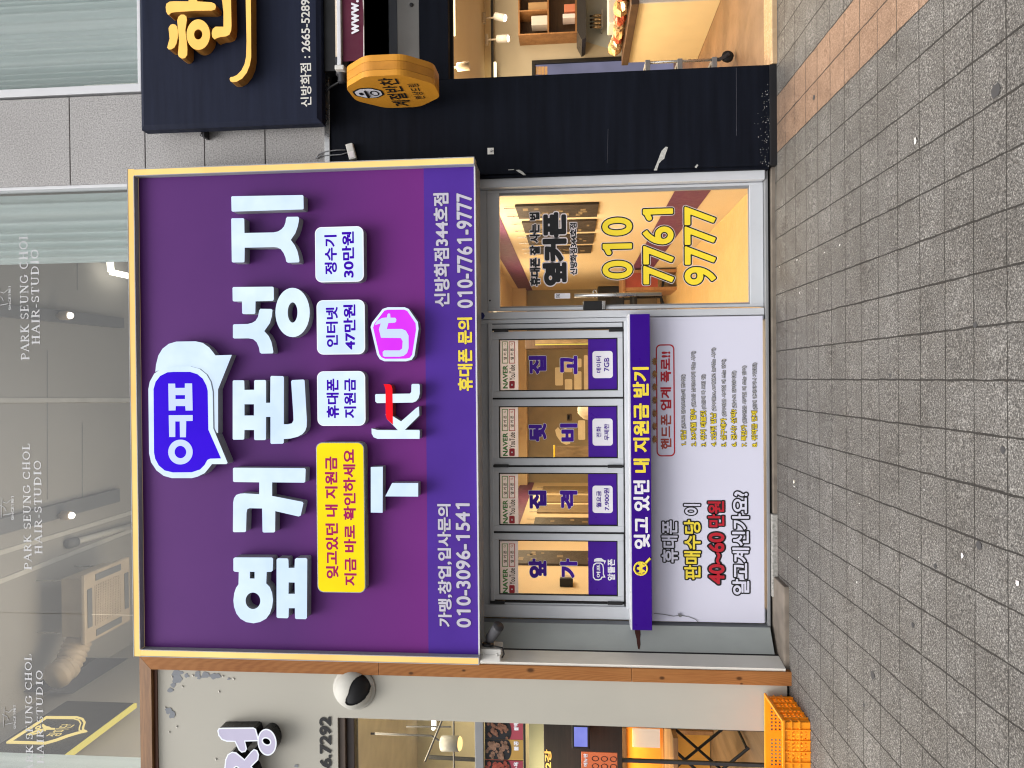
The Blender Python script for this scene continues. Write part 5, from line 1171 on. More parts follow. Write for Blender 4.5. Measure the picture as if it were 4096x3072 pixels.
mb.box(-4.6, at(2000, 2888, fY).x - .001, fY - .004, fY + .02, z0 - .016, z0 - .001); mb.obj('poster_frame', M_BLACK, ls)
# counter with the dark board
X0, X1, Z0, Z1 = rect(2105, 2893, 2490, 3200, .25)
t = thing('order_counter', 'tall black fronted counter with gold brush lettering inside the snack shop', 'counter', ((X0 + X1) / 2, .25, .03))
zk = at(2175, 2990, .25).z
box(X0, X1, .25, .9, at(2490, 2990, .25).z, zk, .004).obj('front', wood('black_board', (.012, .008, .006), (.028, .018, .014), axis=0), t)
box(X0, X1 + .0, .6, .9, zk + .001, Z1, .004).obj('shelf', paint('sage_board', (.20, .21, .13), .6), t)
mb = MB()
for xx in (X0 + .3, X1 - .02):
    for yy in (.29, .86): box(xx - .012, xx + .012, yy - .012, yy + .012, .026, at(2490, 2990, .25).z - .001).obj('leg', M_GUN, t)
text('2강', (2178, 2998, 2206, 3076), .248, M_GOLDLIT, t, 'lettering', .035, 1 / 40)
X0, X1, Z0, Z1 = rect(2292, 2902, 2354, 2986, .12)
t = thing('tablet', 'tablet with a lit blue screen in a black holder inside the snack shop', 'tablet', ((X0 + X1) / 2, .12, Z0))
box(X0 - .02, X1 + .01, .12, .15, Z0 - .01, Z1 + .01, .008).obj('case', M_BLACK, t); box(X0, X1 - .012, .117, .119, Z0 + .008, Z1 - .008).obj('screen', M_SCREEN, t)
box((X0 + X1) / 2 - .03, (X0 + X1) / 2 + .03, .155, .249, Z0, Z0 + .04, .004).obj('holder', M_GUN, t)
X0, X1, Z0, Z1 = rect(2326, 3010, 2470, 3160, -.05)
t = thing('menu_stand', 'orange menu card on a stand in front of the black counter', 'menu', ((X0 + X1) / 2, -.05, .03))
box(X0, X1, -.05, -.042, Z0, Z1, .003).obj('card', paint('orange_card', (.55, .13, .045), .5, bmp=0), t)
mb = MB()
for i in range(2):
    for j in range(3):
        cx, cz_ = X1 - .045 - .055 * i, Z1 - .10 - j * .065; mb.prism([[Vector((cx + .02 * math.cos(a), -.052, cz_ + .026 * math.sin(a))) for a in [k * .6283 for k in range(10)]], [Vector((cx + .016 * math.cos(a), -.052, cz_ + .021 * math.sin(a))) for a in [k * .6283 for k in range(10)]]], None, (0, .001, 0))
mb.obj('menu_drawing', M_INK, t); text('메뉴판', (2334, 3014, 2350, 3066), -.052, M_WHT, t, 'lettering', .03, 1 / 30)
mb = MB(); mb.tube([((X0 + X1) / 2, -.03, .05), ((X0 + X1) / 2, -.04, Z1 - .05)], .01); mb.lathe(((X0 + X1) / 2, -.03, .03), (0, 0, 1), [(0, .11), (.015, .11), (.02, .02)], 20); mb.obj('stand', M_GUN, t)
# warm lit shelf, table, lamps
X0, X1, Z0, Z1 = rect(2504, 2900, 2650, 3250, 2.4)
t = thing('lit_shelf', 'glowing orange lit shelf unit low at the back of the snack shop', 'shelf', ((X0 + X1) / 2, 2.4, .03))
box(X0, X1, 2.5, 2.53, .03, Z1).obj('back_panel', paint('orange_board', (.75, .36, .06), .6), t)
box(X0, X1, 2.3, 2.5, Z0 - .03, Z0).obj('shelf_board', M_BOXW, t); box(X0, X1, 2.3, 2.5, Z1, Z1 + .04).obj('shelf_board', M_BOXW, t)
box(X0, X0 + .04, 2.3, 2.5, .03, Z0 - .031).obj('leg', M_BOXW, t); box(X1 - .04, X1, 2.3, 2.5, .03, Z0 - .031).obj('leg', M_BOXW, t)
q0, q1, r0, r1 = rect(2530, 2915, 2640, 2990, 2.35); box(q0, q1, 2.35, 2.36, r0, r1).obj('leaflet', M_LBLW, t)
area('lit_shelf_lamp', ((X0 + X1) / 2, 2.36, Z1 - .02), .9, .08, 4.5, (1, .55, .15))
t = thing('folding_table', 'bare wooden folding table with crossed dark legs inside the snack shop', 'table', (-3.2, .9, .03))
X0, X1, Z0, Z1 = rect(2686, 2905, 2700, 3260, .9)
box(X0, X1, .7, 1.3, Z0, Z1 + .01, .004).obj('table_top', M_BOXW, t)
mb = MB(); zf = .035
for yy in (.75, 1.25):
    MB().tube([(X0 + .1, yy, zf), (X1 - .15, yy, Z0)], .013).obj('leg', M_BLACK, t); MB().tube([(X1 - .1, yy + .03, zf), (X0 + .15, yy + .03, Z0)], .013).obj('leg', M_BLACK, t)
MB().tube([(X0 + .1, .76, zf + .02), (X0 + .1, 1.24, zf + .02)], .011).obj('foot_bar', M_BLACK, t); MB().tube([(X1 - .1, .79, zf + .02), (X1 - .1, 1.27, zf + .02)], .011).obj('foot_bar', M_BLACK, t)
lc = at(*CT(1250, 480), 1.3)
t = thing('spotlight', 'grey tube spotlight glowing orange under the snack shop ceiling', 'lamp', lc)
MB().lathe(lc + Vector((0, 0, .1)), (.1, -.15, -1), [(0, .06), (.005, .068), (.17, .068), (.175, .06)], 24).obj('lamp_housing', M_ALUG, t, True)
MB().lathe(lc + Vector((.018, -.026, -.075)), (.1, -.15, -1), [(0, .064), (.01, .055), (.02, .001)], 20).obj('bulb', M_LAMPW, t, True)
mb = MB().tube([lc + Vector((0, .02, .1)), lc + Vector((.06, .02, .2)), (lc.x + .06, lc.y + .02, 3.379)], .01); mb.obj('stem', M_GUN, t)
t = thing('tube_light', 'short white tube light burning against the pale yellow wall of the snack shop', 'lamp', at(*CT(1065, 285), 3.2))
a_, b_ = at(*CT(1067, 225), 3.15), at(*CT(1064, 338), 3.15); mb = MB().tube([a_, b_], .022, 10); mb.obj('tube', M_LAMP, t)
box(min(a_.x, b_.x), max(a_.x, b_.x), 3.17, 3.299, a_.z - .03, a_.z + .03).obj('light_housing', M_ALUW, t)
mb = MB()
for a, b, y_ in (((800, 310), (1240, 312), 1.8), ((1265, 255), (1268, 720), 1.4), ((1150, 250), (985, 650), 1.1)): mb.tube([at(*CT(*a), y_), at(*CT(*b), y_)], .009)
tag(mb.obj('ceiling_conduit', M_GUN), 'thin grey conduits crossing below the snack shop ceiling', 'pipes')
mb = MB(); a_, b_ = at(*CT(1020, 610), 1.6), at(*CT(1478, 635), 1.6); mb.tube([a_, b_], .02); tag(mb.obj('hanging_bar', M_BLACK), 'thick black upright bar hanging beside the glowing spotlight in the snack shop', 'bar')
area('snack_shop_light', (-3.6, 1.3, 3.34), 1.6, 1.4, 80, (1, .84, .58)); area('snack_shop_fill_low', (-3.3, .2, 1.9), .5, .3, 14, (1, .8, .5))  # the low area light is an added fill without a fixture
# orange crate
cx1, cx0, cy0_, cy1_, ch = -2.185, -2.70, -.60, -.235, .185
t = thing('plastic_crate', 'bright orange perforated plastic crate on the pavers in front of the cream wall', 'crate', ((cx0 + cx1) / 2, (cy0_ + cy1_) / 2, 0))
def side(mb, o, u, v, nu, nv, th, mu=.1, band=()):
    # a wall of bars with square holes; o corner, u along, v up, th = inward thickness vector
    o, u, v, th = map(Vector, (o, u, v, th)); k = .42
    def slab(a0, a1, b0, b1):
        c = o + u * (a0 + a1) / 2 + v * (b0 + b1) / 2 + th / 2; mb.obox(c, u * (a1 - a0) / 2, v * (b1 - b0) / 2, th / 2)
    slab(0, 1, 0, .10); slab(0, 1, .86, 1); slab(0, mu, .1, .86); slab(1 - mu, 1, .1, .86)
    su, sv = (1 - 2 * mu) / nu, .76 / nv
    for i in range(nu):
        if i in band: slab(mu + su * i, mu + su * (i + 1), .1, .86); continue
        slab(mu + su * (i + 1 - k), mu + su * (i + 1), .1, .86)
        for j in range(nv): slab(mu + su * i, mu + su * (i + 1 - k), .1 + sv * (j + 1 - k), .1 + sv * (j + 1))
z0 = .012; H_ = ch - z0; tp = .012
mb = MB(); side(mb, (cx0, cy0_, z0), (cx1 - cx0, 0, 0), (0, 0, H_), 18, 5, (0, .005, 0), .08, (8, 9)); mb.obj('side_panel', M_ORANGE, t)
mb = MB(); side(mb, (cx0, cy1_, z0), (cx1 - cx0, 0, 0), (0, 0, H_), 18, 5, (0, -.005, 0), .08, (8, 9)); mb.obj('side_panel', M_ORANGE, t)
mb = MB(); side(mb, (cx1, cy0_, z0), (0, cy1_ - cy0_, 0), (0, 0, H_), 12, 5, (-.005, 0, 0), .12, (5, 6)); mb.obj('side_panel', M_ORANGE, t)
mb = MB(); side(mb, (cx0, cy0_, z0), (0, cy1_ - cy0_, 0), (0, 0, H_), 12, 5, (.005, 0, 0), .12, (5, 6)); mb.obj('side_panel', M_ORANGE, t)
mb = MB()
for i in range(15): mb.box(cx0 + .008 + i * .0345, cx0 + .026 + i * .0345, cy0_ + .006, cy1_ - .006, z0, z0 + .006)
for i in range(10): mb.box(cx0 + .006, cx1 - .006, cy0_ + .012 + i * .0365, cy0_ + .026 + i * .0365, z0 - .001, z0 + .005)
mb.obj('floor_grid', M_ORANGE, t)
mb = MB(); r = .014
mb.box(cx0 - r, cx1 + r, cy0_ - r, cy0_ + .004, ch - .012, ch + .004, .003); mb.box(cx0 - r, cx1 + r, cy1_ - .004, cy1_ + r, ch - .012, ch + .004, .003)
mb.box(cx1 - .004, cx1 + r, cy0_ + .0045, cy1_ - .0045, ch - .0118, ch + .0038, .003); mb.box(cx0 - r, cx0 + .004, cy0_ + .0045, cy1_ - .0045, ch - .0118, ch + .0038, .003)
for zz in (.075, .125): mb.box(cx0 - .006, cx1 + .006, cy0_ - .007, cy0_ - .0005, zz, zz + .008); mb.box(cx1 + .0005, cx1 + .007, cy0_, cy1_, zz, zz + .008)
for i in range(7): xx = cx0 + .05 + i * (cx1 - cx0 - .1) / 6; mb.box(xx - .004, xx + .004, cy0_ - .010, cy0_ - .0005, z0, ch - .013)
for i in range(5): yy = cy0_ + .04 + i * (cy1_ - cy0_ - .08) / 4; mb.box(cx1 + .0005, cx1 + .010, yy - .004, yy + .004, z0, ch - .013)
mb.obj('rim', M_ORANGE, t); t.location.z += FALL * (cy0_ + cy1_) / 2 - .010; t.rotation_euler.x = FALL

# ---- security camera on its box
bY_ = P3.y + .0
p0 = at(*CC(285, 1240), -.27); p1 = at(*CC(630, 980), -.27)
Zb1, Zb0 = at(*CC(285, 1100), -.27).z, at(*CC(640, 1100), -.27).z; Xb0, Xb1 = at(*CC(450, 1240), -.27).x, at(*CC(450, 1020), -.27).x
t = thing('junction_box', 'white plastic junction box on the return wall under the corner of the purple sign', 'box', (Xb0, -.2, Zb0))
Xm = Xb0 + (Xb1 - Xb0) * .58
box(Xb0, Xm, -.27, -.13, Zb0 + .006, Zb1 - .004, .006).obj('box_body', M_OFFW, t); box(Xm + .0005, Xb1, -.274, -.128, Zb0, Zb1, .006).obj('lid', M_OFFW, t)
mb = MB()
for zz in (Zb0 + .03, Zb1 - .03): mb.box(Xm - .012, Xm + .012, -.278, -.2705, zz - .006, zz + .006, .002)
mb.obj('latch', M_OFFW, t)
cb = Vector((Xb1, -.2, at(*CC(425, 1000), -.2).z))
cj = at(*CC(430, 870), -.22); c0 = at(*CC(470, 830), -.23); c1 = at(*CC(590, 655), -.30)
t = thing('security_camera', 'dark grey bullet security camera on the white junction box, aimed down at the pavement', 'camera', cb)
MB().lathe(cb, (1, 0, 0), [(.0, .042), (.012, .042), (.018, .036), (.02, .018), (.035, .018), (.05, .014), (.06, .012)], 24).obj('base', M_GUN, t, True)
mb = MB().tube([cb + Vector((.045, 0, 0)), cj], .011); mb.lathe(cj, (1, 0, .2), [(-.018, .004), (-.01, .016), (0, .019), (.01, .016), (.018, .004)], 16); mb.obj('arm', M_GUN, t, True)
ax = (c1 - c0).normalized(); Lc = (c1 - c0).length
MB().lathe(c0 - ax * .02, ax, [(0, .02), (.006, .034), (.012, .038), (Lc + .02, .038), (Lc + .03, .039)], 28).obj('housing', paint('camera_grey', (.045, .045, .05), .5, spec=.3), t, True)
MB().lathe(c0 + ax * (Lc + .004), ax, [(0, .0365), (.002, .012), (.004, .001)], 24).obj('lens', M_INK, t, True)
lp = c0.lerp(c1, .25) + Vector((0, -.0395, 0))
mb = MB().obox(lp + Vector((.012, 0, -.006)), ax * .012, Vector((0, .0008, 0)), ax.cross(Vector((0, 1, 0))) * .009); mb.obox(lp + ax * .045 + Vector((.012, 0, -.006)), ax * .018, Vector((0, .0008, 0)), ax.cross(Vector((0, 1, 0))) * .003); mb.obj('marking', M_WHT, t)
mb = MB().tube([cb + Vector((.005, -.04, -.02)), cb + Vector((.014, -.055, -.06)), (Xb1 + .006, -.26, Zb0 - .01), (Xm, -.255, Zb0 - .018), (Xm - .03, -.24, Zb0 - .004)], .006, 8); mb.obj('cable', M_BLACK, t, True)

# ================================================================== navy side dish shop (right)
rs_ = thing('side_dish_shop', 'navy painted shop front with a brightly lit open interior right of the glass door', 'shop front', (2, 0, 0))
nX0 = (at(2000, 690, 0).x + at(3050, 668, 0).x) / 2; nX1 = (at(1793, 311, 0).x + at(3096, 263, 0).x) / 2
nz1 = Z_ = at(1320, 500, 0).z; oz = at(1793, 150, 0).z
box(nX0, nX1, 0, .16, .05, nz1 - .001, .004).obj('front_wall', M_NAVY, rs_)
box(nX0 - .02, nX0 - .0005, .02, .2, .05, nz1 - .001).obj('front_wall', M_NAVY, rs_)
fz = [at(v, 150, 0).z for v in (1461, 1555, 1589, 1677, 1793)]
rX = 4.6
box(nX1 + .0005, rX, .06, .16, fz[2], nz1 - .001).obj('fascia', M_INK, rs_)
box(nX1 + .0005, rX, .03, .16, at(1589, 150, .03).z, at(1555, 150, .03).z, .003).obj('fascia', paint('slate_strip', (.045, .05, .062), .5), rs_)
gp = box(nX1 + .0005, rX, .02, .16, at(1677, 150, .02).z, at(1589, 150, .02).z - .0005, .003).obj('fascia', paint('grey_fascia', (.20, .195, .185), .6, dirt=.35), rs_)
box(nX1 + .0005, rX, .0, .16, oz, at(1677, 150, .0).z - .0005, .003).obj('fascia', M_NAVY, rs_)
mb = MB().lathe(at(1646, 20, .018), (0, -1, 0), [(0, .014), (.006, .014), (.007, .006), (.012, .005)], 14); mb.obj('bolt', M_GUN, rs_, True)
box(nX1 + .0005, rX, .10, .13, oz - .02, oz - .0005).obj('head_track', M_BLACK, rs_)
# scrapes and splashes on the navy paint
CS = crop(1700, 0, 1.4747)
M_SCR = paint('scrape_white', (.42, .42, .40), .7, var=.3, vs=60)
mb = MB()
for P in ([(1350, 1005), (1362, 975), (1380, 930), (1395, 890), (1420, 865), (1433, 868), (1428, 885), (1420, 905), (1412, 935), (1395, 948), (1380, 965), (1368, 1005)], [(535, 1003), (555, 1001), (575, 1012), (596, 1033), (580, 1033), (556, 1018)], [(490, 1000), (525, 998), (526, 1002), (492, 1004)], [(1590, 985), (1605, 968), (1612, 975), (1600, 992)]):
    MB().prism(loops_at([P], CS, -.0015), None, (0, .001, 0)).obj('paint_scrape', M_SCR, rs_)
r_ = random.Random(5)
for i in range(110):
    x, y = 2030 + 22 * r_.gauss(0, 1) - abs(r_.gauss(0, 22)), r_.uniform(480, 985)
    if x < 2052 and y > 430 + (2052 - x) * 2: s_ = r_.uniform(.6, 2.2); mb.prism(loops_at([[(x - s_ * .7, y - s_), (x + s_ * .8, y - s_ * 1.2), (x + s_ * .5, y + s_ * 1.5), (x - s_, y + s_)]], CS, -.0012), None, (0, .0008, 0))
mb.obj('paint_splash', M_SCR, rs_)['kind'] = 'stuff'
mb = MB()
for a, b in (((1836, 400), (1838, 800)), ((1080, 760), (1075, 960))): mb.tube([at(*CS(*a), -.0005), at(*CS(*b), -.0005)], .0012, 5)
mb.obj('scratch', paint('scratch_grey', (.06, .06, .075), .6), rs_)
box(nX0, nX1 + .001, -.006, .15, -.01, .049, .004).obj('kick_plate', M_INK, rs_)
# hook on a white pad, and the small power adapter
p = at(1962, 604, -.006); t = thing('wall_hook', 'small white square adhesive hook on the navy wall', 'hook', p)
X0, X1, Z0, Z1 = rect(1950, 591, 1975, 617, -.004); box(X0, X1, -.004, -.0003, Z0, Z1, .002).obj('pad', M_OFFW, t)
mb = MB().tube([(p.x - .008, -.006, p.z - .002), (p.x + .008, -.008, p.z - .004), (p.x, -.016, p.z - .022), (p.x - .008, -.006, p.z - .002)], .0022, 6); mb.obj('wire_hook', M_GUN, t)
a_, b_ = at(*CA(405, 75), -.03), at(*CA(460, 245), -.03)
cX = at(*CA(430, 160), -.022); u = at(*CA(485, 240), -.022) - at(*CA(440, 68), -.022); v = at(*CA(440, 68), -.022) - at(*CA(362, 88), -.022)
t = thing('power_adapter', 'small off-white power adapter tilted on the navy wall above the sign edge', 'adapter', cX)
un, vn = u.normalized(), v.normalized()
MB().obox(cX, u / 2, v / 2, Vector((0, .02, 0)), .008).obj('case', M_OFFW, t)
MB().obox(cX + u * .22 + Vector((0, -.0205, 0)), u * .2, v * .28, Vector((0, .0006, 0))).obj('rating_sticker', M_LBLW, t)
mb = MB()
for P in (((362, 138), (260, 140), (150, 155), (70, 185), (35, 232)), ((382, 168), (320, 188), (200, 196), (90, 205), (45, 228))):
    mb.tube([at(*CA(*q), -.012) for q in P], .0045, 7)
mb.obj('cable', M_ALUG, t, True)
# room behind
IX0, IX1, IY, IZ = nX1 - .05, 6.2, 4.8, 2.64
box(IX0 - .1, IX0, .17, IY, 0, IZ).obj('side_wall', M_WARMD, rs_); box(IX1, IX1 + .1, .17, IY, 0, IZ).obj('side_wall', M_WARMD, rs_)
box(IX0, IX1, IY, IY + .1, 0, IZ).obj('back_wall', M_WARMD, rs_); box(IX0, IX1, .165, IY, IZ, IZ + .1).obj('ceiling', M_WARMW, rs_)
box(IX0, IX1, .20, IY, -.02, .03).obj('floor', M_FLOORB, rs_)
box(nX1 + .002, rX, -.02, .195, -.02, .035, .006).obj('threshold', paint('stone_threshold', (.42, .29, .17), .25, var=.1), rs_)
mb = MB(); q = at(1967, 150, 4.78); mb.box(IX0, IX1, IY - .12, IY - .001, q.z - .0, IZ - .001, .004); mb.obj('cornice', M_WARMW, rs_)
mb = MB(); mb.box(IX0, IX1, IY - .13, IY - .1, q.z - .035, q.z - .001); mb.obj('cornice_track', M_BLACK, rs_)  # black track strip below the cornice
X0, X1, Z0, Z1 = rect(2306, -150, 2496, 200, IY - .01)
P = [at(*CR1(x, y), IY - .006) for x, y in ((1640, -300), (1640, 360), (1712, 480), (2190, 622), (2260, 622), (2260, -300))]
MB().prism([P], None, (0, .003, 0)).obj('splashback', M_STRIPE, rs_)
# doorway: a glowing panel stands in for the lit room beyond
X0, X1, Z0, Z1 = rect(2128, 237, 2480, 330, IY - .02)
mb = MB(); fx1 = X1; mb.box(X1 - .05, X1, IY - .05, IY - .001, .03, Z1, .004); mb.box(X0 - .6, X1 - .051, IY - .05, IY - .001, Z1 - .05, Z1, .004); mb.obj('door_frame', M_BLACK, rs_)
box(X0 - .6, X1 - .05, IY - .012, IY - .001, .03, Z1 - .05).obj('doorway_panel', glow('doorway_panel_glow', lin(104, 106, 128), .9, lin(136, 135, 166), 1.2), rs_)
mb = MB()
for i in range(4): c = at(*CR1(1165 + i * 38, 830), IY - .02); mb.box(c.x - .06, c.x + .05, IY - .03, IY - .013, c.z - .02, c.z + .02)
mb.obj('shelf_item', M_CARD, rs_)
# wall shelves with boxes
X0, X1, Z0, Z1 = rect(2072, -160, 2306, 136, IY - .3)
t = thing('wall_shelf', 'orange wooden wall shelf of open boxes at the back of the side dish shop', 'shelf', (X0, IY - .15, Z0))
mb = MB(); th = .018; ys_ = IY - .3
xs_ = [X0, X0 + (X1 - X0) * .46, X1 + .9]
mb.box(X0, X1 + .9, ys_, IY - .001, Z0, Z0 + th); mb.box(X0, X1 + .9, ys_, IY - .001, Z1 - th, Z1); mb.box(X0, X0 + th, ys_, IY - .001, Z0 + th, Z1 - th); mb.obj('carcass', M_BOXW, t)
zm = at(2195, 60, ys_).z; mb = MB(); mb.box(X0 + th, X1 + .9, ys_ + .004, IY - .002, zm, zm + th); xq = at(2200, 40, ys_).x; mb.box(xq, xq + th, ys_ + .003, IY - .002, zm + th, Z1 - th); mb.obj('divider', M_BOXW, t)
box(X0 + th, X1 + .9, IY - .012, IY - .002, Z0 + th, Z1 - th).obj('back_panel', M_DKWOOD, t)
def carton(bx, Y, d_, mat, label, cat='box', nm='carton'):
    X0, X1, Z0, Z1 = rect(*bx, Y); tb = tag(box(X0, X1, Y, Y + d_, Z0, Z1, .008).obj(nm, mat), label, cat); return tb
zsh = zm + th
def on_shelf(y0, y1, h, Z, mat, label, nm='carton'):
    X0, X1 = at(2150, y1, ys_ + .04).x, at(2150, y0, ys_ + .04).x
    return tag(box(X0, X1, ys_ + .04, ys_ + .22, Z + .001, Z + .001 + h, .008).obj(nm, mat), label, 'box')
on_shelf(62, 100, .22, zm + th, M_OFFW, 'white carton lying in the upper compartment of the wooden wall shelf')
on_shelf(8, 45, .26, zm + th, M_CARD, 'brown carton in the upper compartment at the right of the wooden wall shelf')
on_shelf(60, 78, .17, Z0 + th, M_LBLW, 'small pale packet in the lower compartment of the wooden wall shelf')
on_shelf(22, 52, .15, Z0 + th, paint('salmon_pack', (.55, .20, .12), .5), 'salmon coloured packet in the lower compartment of the wooden wall shelf')
# counter
kX = 3.56; ky0, ky1 = 1.66, 2.95; kz = .80
t = thing('serving_counter', 'cream sided serving counter with a dark wooden top edge in the side dish shop', 'counter', (kX, ky0, .03))
box(kX, kX + 2.2, ky0 + .02, ky1, .03, kz, .004).obj('base', paint('cream_counter', (.78, .66, .42), .5, var=.04, dirt=.1), t)
box(kX - .03, kX + 2.2, ky0 - .03, ky1 + .0, kz + .0005, kz + .075, .006).obj('counter_top', M_DKWOOD, t)
box(kX - .004, kX + .05, ky0, ky0 + .0195, .03, kz - .001).obj('corner_trim', M_OFFW, t)
box(kX + .4, kX + .52, ky0 - .25, ky0 + .0, kz - .34, kz - .20, .004).obj('bracket', M_DKWOOD, t)
r_ = random.Random(2)
mats_ = [paint('snack_red', (.30, .06, .03), .25, var=.6, vs=70), paint('snack_foil', (.45, .33, .2), .18, metal=.6, var=.6, vs=70), paint('snack_tan', (.50, .30, .13), .35, var=.5, vs=70)]
for i in range(9):
    yy = ky0 + .05 + i * .14; hh = .05 + .05 * r_.random(); xx = kX + .02 + .02 * r_.random()
    bm = bmesh.new(); bmesh.ops.create_icosphere(bm, subdivisions=2, radius=1)
    for v in bm.verts: n_ = 1 + .25 * math.sin(v.co.x * 7 + i) * math.sin(v.co.y * 6 + 2 * i); v.co = Vector((xx + .09 + v.co.x * .09 * n_, yy + v.co.y * .062 * n_, kz + .077 + hh * .8 + v.co.z * hh * .8))
    o = MB().frombm(bm).obj('snack_bag', mats_[i % 3]); tag(o, 'crinkled snack packets heaped along the dark edge of the serving counter', 'packet', 'snack packets on the counter edge')
# tall fridge frame and stacked white boxes behind the counter
X0, X1, Z0, Z1 = rect(2306, -140, 2345, 132, 4.2)
fq = [at(*CR1(x, y), 4.25) for x, y in ((1645, -300), (1645, 360), (1705, 475), (1752, 440), (1752, -300))]
t = thing('range_hood', 'dark rimmed hood projecting from the grey splashback under the wooden shelf', 'hood', fq[1]); MB().prism([fq], None, (0, .5, 0), True).obj('hood_body', M_GUN, t)
for i, (yy0, yy1) in enumerate(((-30, 46), )):
    c0_ = at(2470, yy1, 3.4).x; o = box(c0_, c0_ + .32, 3.2, 3.5, kz + .0, kz + .38, .01)
X0 = at(2455, 92, 2.6).x; Zt_ = at(2434, 60, 2.6).z
tag(box(X0, X0 + .4, 2.6, 2.88, kz + .077, Zt_, .01).obj('carton', M_OFFW), 'white carton standing on the serving counter before the grey splashback', 'box')
mb_ = [(2386, 64), (2402, 62)]
for i in range(4):
    c = at(2395, 52 + i * 0 + 0, 4.5)
t = thing('bottle_rack', 'row of four small black capped bottles against the grey splashback', 'bottles', at(2395, 70, 4.6))
for i in range(4):
    c = at(2376 + i * 11, 70, 4.6)
    # bottles hang cap up side by side on a narrow ledge
bz = at(2405, 70, 4.6).z
mb = MB(); box(at(2400, 110, 4.6).x, at(2400, 45, 4.6).x, 4.55, 4.79, bz - .02, bz, .003).obj('ledge', M_STEEL, t)
for i in range(4):
    xx = at(2400, 103 - i * 15, 4.62).x; bo = MB().lathe((xx, 4.65, bz), (0, 0, 1), [(0, .018), (.005, .021), (.09, .021), (.11, .012), (.12, .011)], 14).obj('bottle', mats_[1], t, True)
    MB().lathe((xx, 4.65, bz + .121), (0, 0, 1), [(0, .014), (.035, .014), (.036, .001)], 12).obj('cap', M_BLACK, bo, True)
# spotlights on the cornice
def spot(x, y, Y, label, dirv, mat_=None, on=True, k=1.0):
    c = at(x, y, Y); tt = thing('spotlight', label, 'lamp', c, 'spotlights in the side dish shop'); d_ = Vector(dirv).normalized()
    MB().lathe(c - d_ * .07 * k, d_, [(0, .045 * k), (.004, .05 * k), (.15 * k, .05 * k), (.155 * k, .044 * k)], 22).obj('lamp_housing', M_OFFW if on else M_BEIGE, tt, True)
    if on: MB().lathe(c + d_ * .082 * k, d_, [(0, .046 * k), (.012, .04 * k), (.018, .001)], 18).obj('bulb', M_LAMP, tt, True)
    top_ = min(IZ - .002, c.z + .2 * k)
    mb = MB().tube([c - d_ * .02, (c.x, c.y + .01, c.z + .1 * k), (c.x, c.y + .01, top_)], .012 * k, 8); mb.box(c.x - .07 * k, c.x + .07 * k, c.y - .02, c.y + .04, top_ - .01, top_ + .03 * k, .003); mb.obj('arm', M_BEIGE, tt)
spot(1998, 68, 4.4, 'lit white spotlight beside the dark cornice line, the one farther from the navy wall', (-.35, -.25, -.9))
spot(2008, 155, 4.4, 'lit white spotlight beside the dark cornice line, the one nearer the navy wall', (-.1, -.2, -1))
spot(1851, 266, 1.2, 'unlit grey spotlight near the shop front just inside the navy wall', (.02, -.1, -1), on=False, k=.75)
t = thing('strip_light', 'glowing yellow strip light along the ceiling just behind the navy fascia', 'lamp', (3, .4, 2.5))
X0, X1 = at(1802, 132, .5).x, 4.5; zz = at(1802, 60, .5).z
box(X0, X1, .5, .56, zz - .03, zz, .004).obj('diffuser', M_TUBE, t); box(X0 - .01, X1, .49, .57, zz + .0005, zz + .03, .003).obj('light_housing', M_ALUW, t)
mb = MB(); mb.tube([(X0 + .2, .53, zz + .03), (X0 + .2, .53, IZ)], .006); mb.obj('hanger', M_STEEL, t)
p = at(1977, 280, 4.6); t = thing('strip_light', 'short glowing strip light below the cornice nearest the navy wall', 'lamp', p)
a_ = at(1976, 247, 4.6); b_ = at(1976, 306, 4.6); box(min(a_.x, b_.x) - .2, max(a_.x, b_.x), 4.6, 4.66, a_.z - .03, a_.z + .005, .003).obj('diffuser', M_TUBE, t)
box(min(a_.x, b_.x) - .2, max(a_.x, b_.x), 4.661, 4.79, a_.z - .02, a_.z + .0, .002).obj('light_housing', M_ALUW, t)
area('side_dish_light', (2.9, 1.9, IZ - .06), 1.2, 1.6, 125, (1, .76, .48)); area('side_dish_light_back', (4.6, 3.6, IZ - .06), 2, 1.2, 40, (1, .8, .56))
# cart with a caster
cy_ = 1.13
t = thing('trolley', 'wire trolley with grey shelf brackets and a black caster beside the navy wall', 'trolley', (2.95, cy_, .03))
tx = at(2700, 246, cy_).x; hub = at(2910, 225, cy_); wr = .05
mb = MB().tube([(tx, cy_, hub.z + .09), (tx, cy_, at(2581, 246, cy_).z)], .012, 10); mb.tube([(tx, cy_ + .45, hub.z + .09), (tx, cy_ + .45, at(2581, 246, cy_).z)], .012, 10); mb.tube([(tx - .42, cy_, hub.z + .09), (tx - .42, cy_, at(2581, 246, cy_).z)], .012, 10); mb.obj('post', M_STEEL, t, True)
for v in (2590, 2719, 2857):
    zz = at(v, 246, cy_).z; mb = MB(); mb.box(tx - .43, tx + .018, cy_ - .018, cy_ + .018, zz - .022, zz + .022, .004); mb.box(tx - .018, tx + .017, cy_ + .0185, cy_ + .46, zz - .02, zz + .02, .004)
    for k in range(8): mb.box(tx - .40 + k * .05, tx - .392 + k * .05, cy_ + .0185, cy_ + .46, zz - .004, zz + .004)
    mb.obj('shelf', M_ALUG, t)
ca = MB().lathe((hub.x, cy_ - .016, hub.z), (-.25, 1, 0), [(0, wr * .3), (0.001, wr * .55), (.002, wr), (.03, wr), (.031, wr * .55), (.032, wr * .3)], 28).obj('caster', M_RUB, t, True)
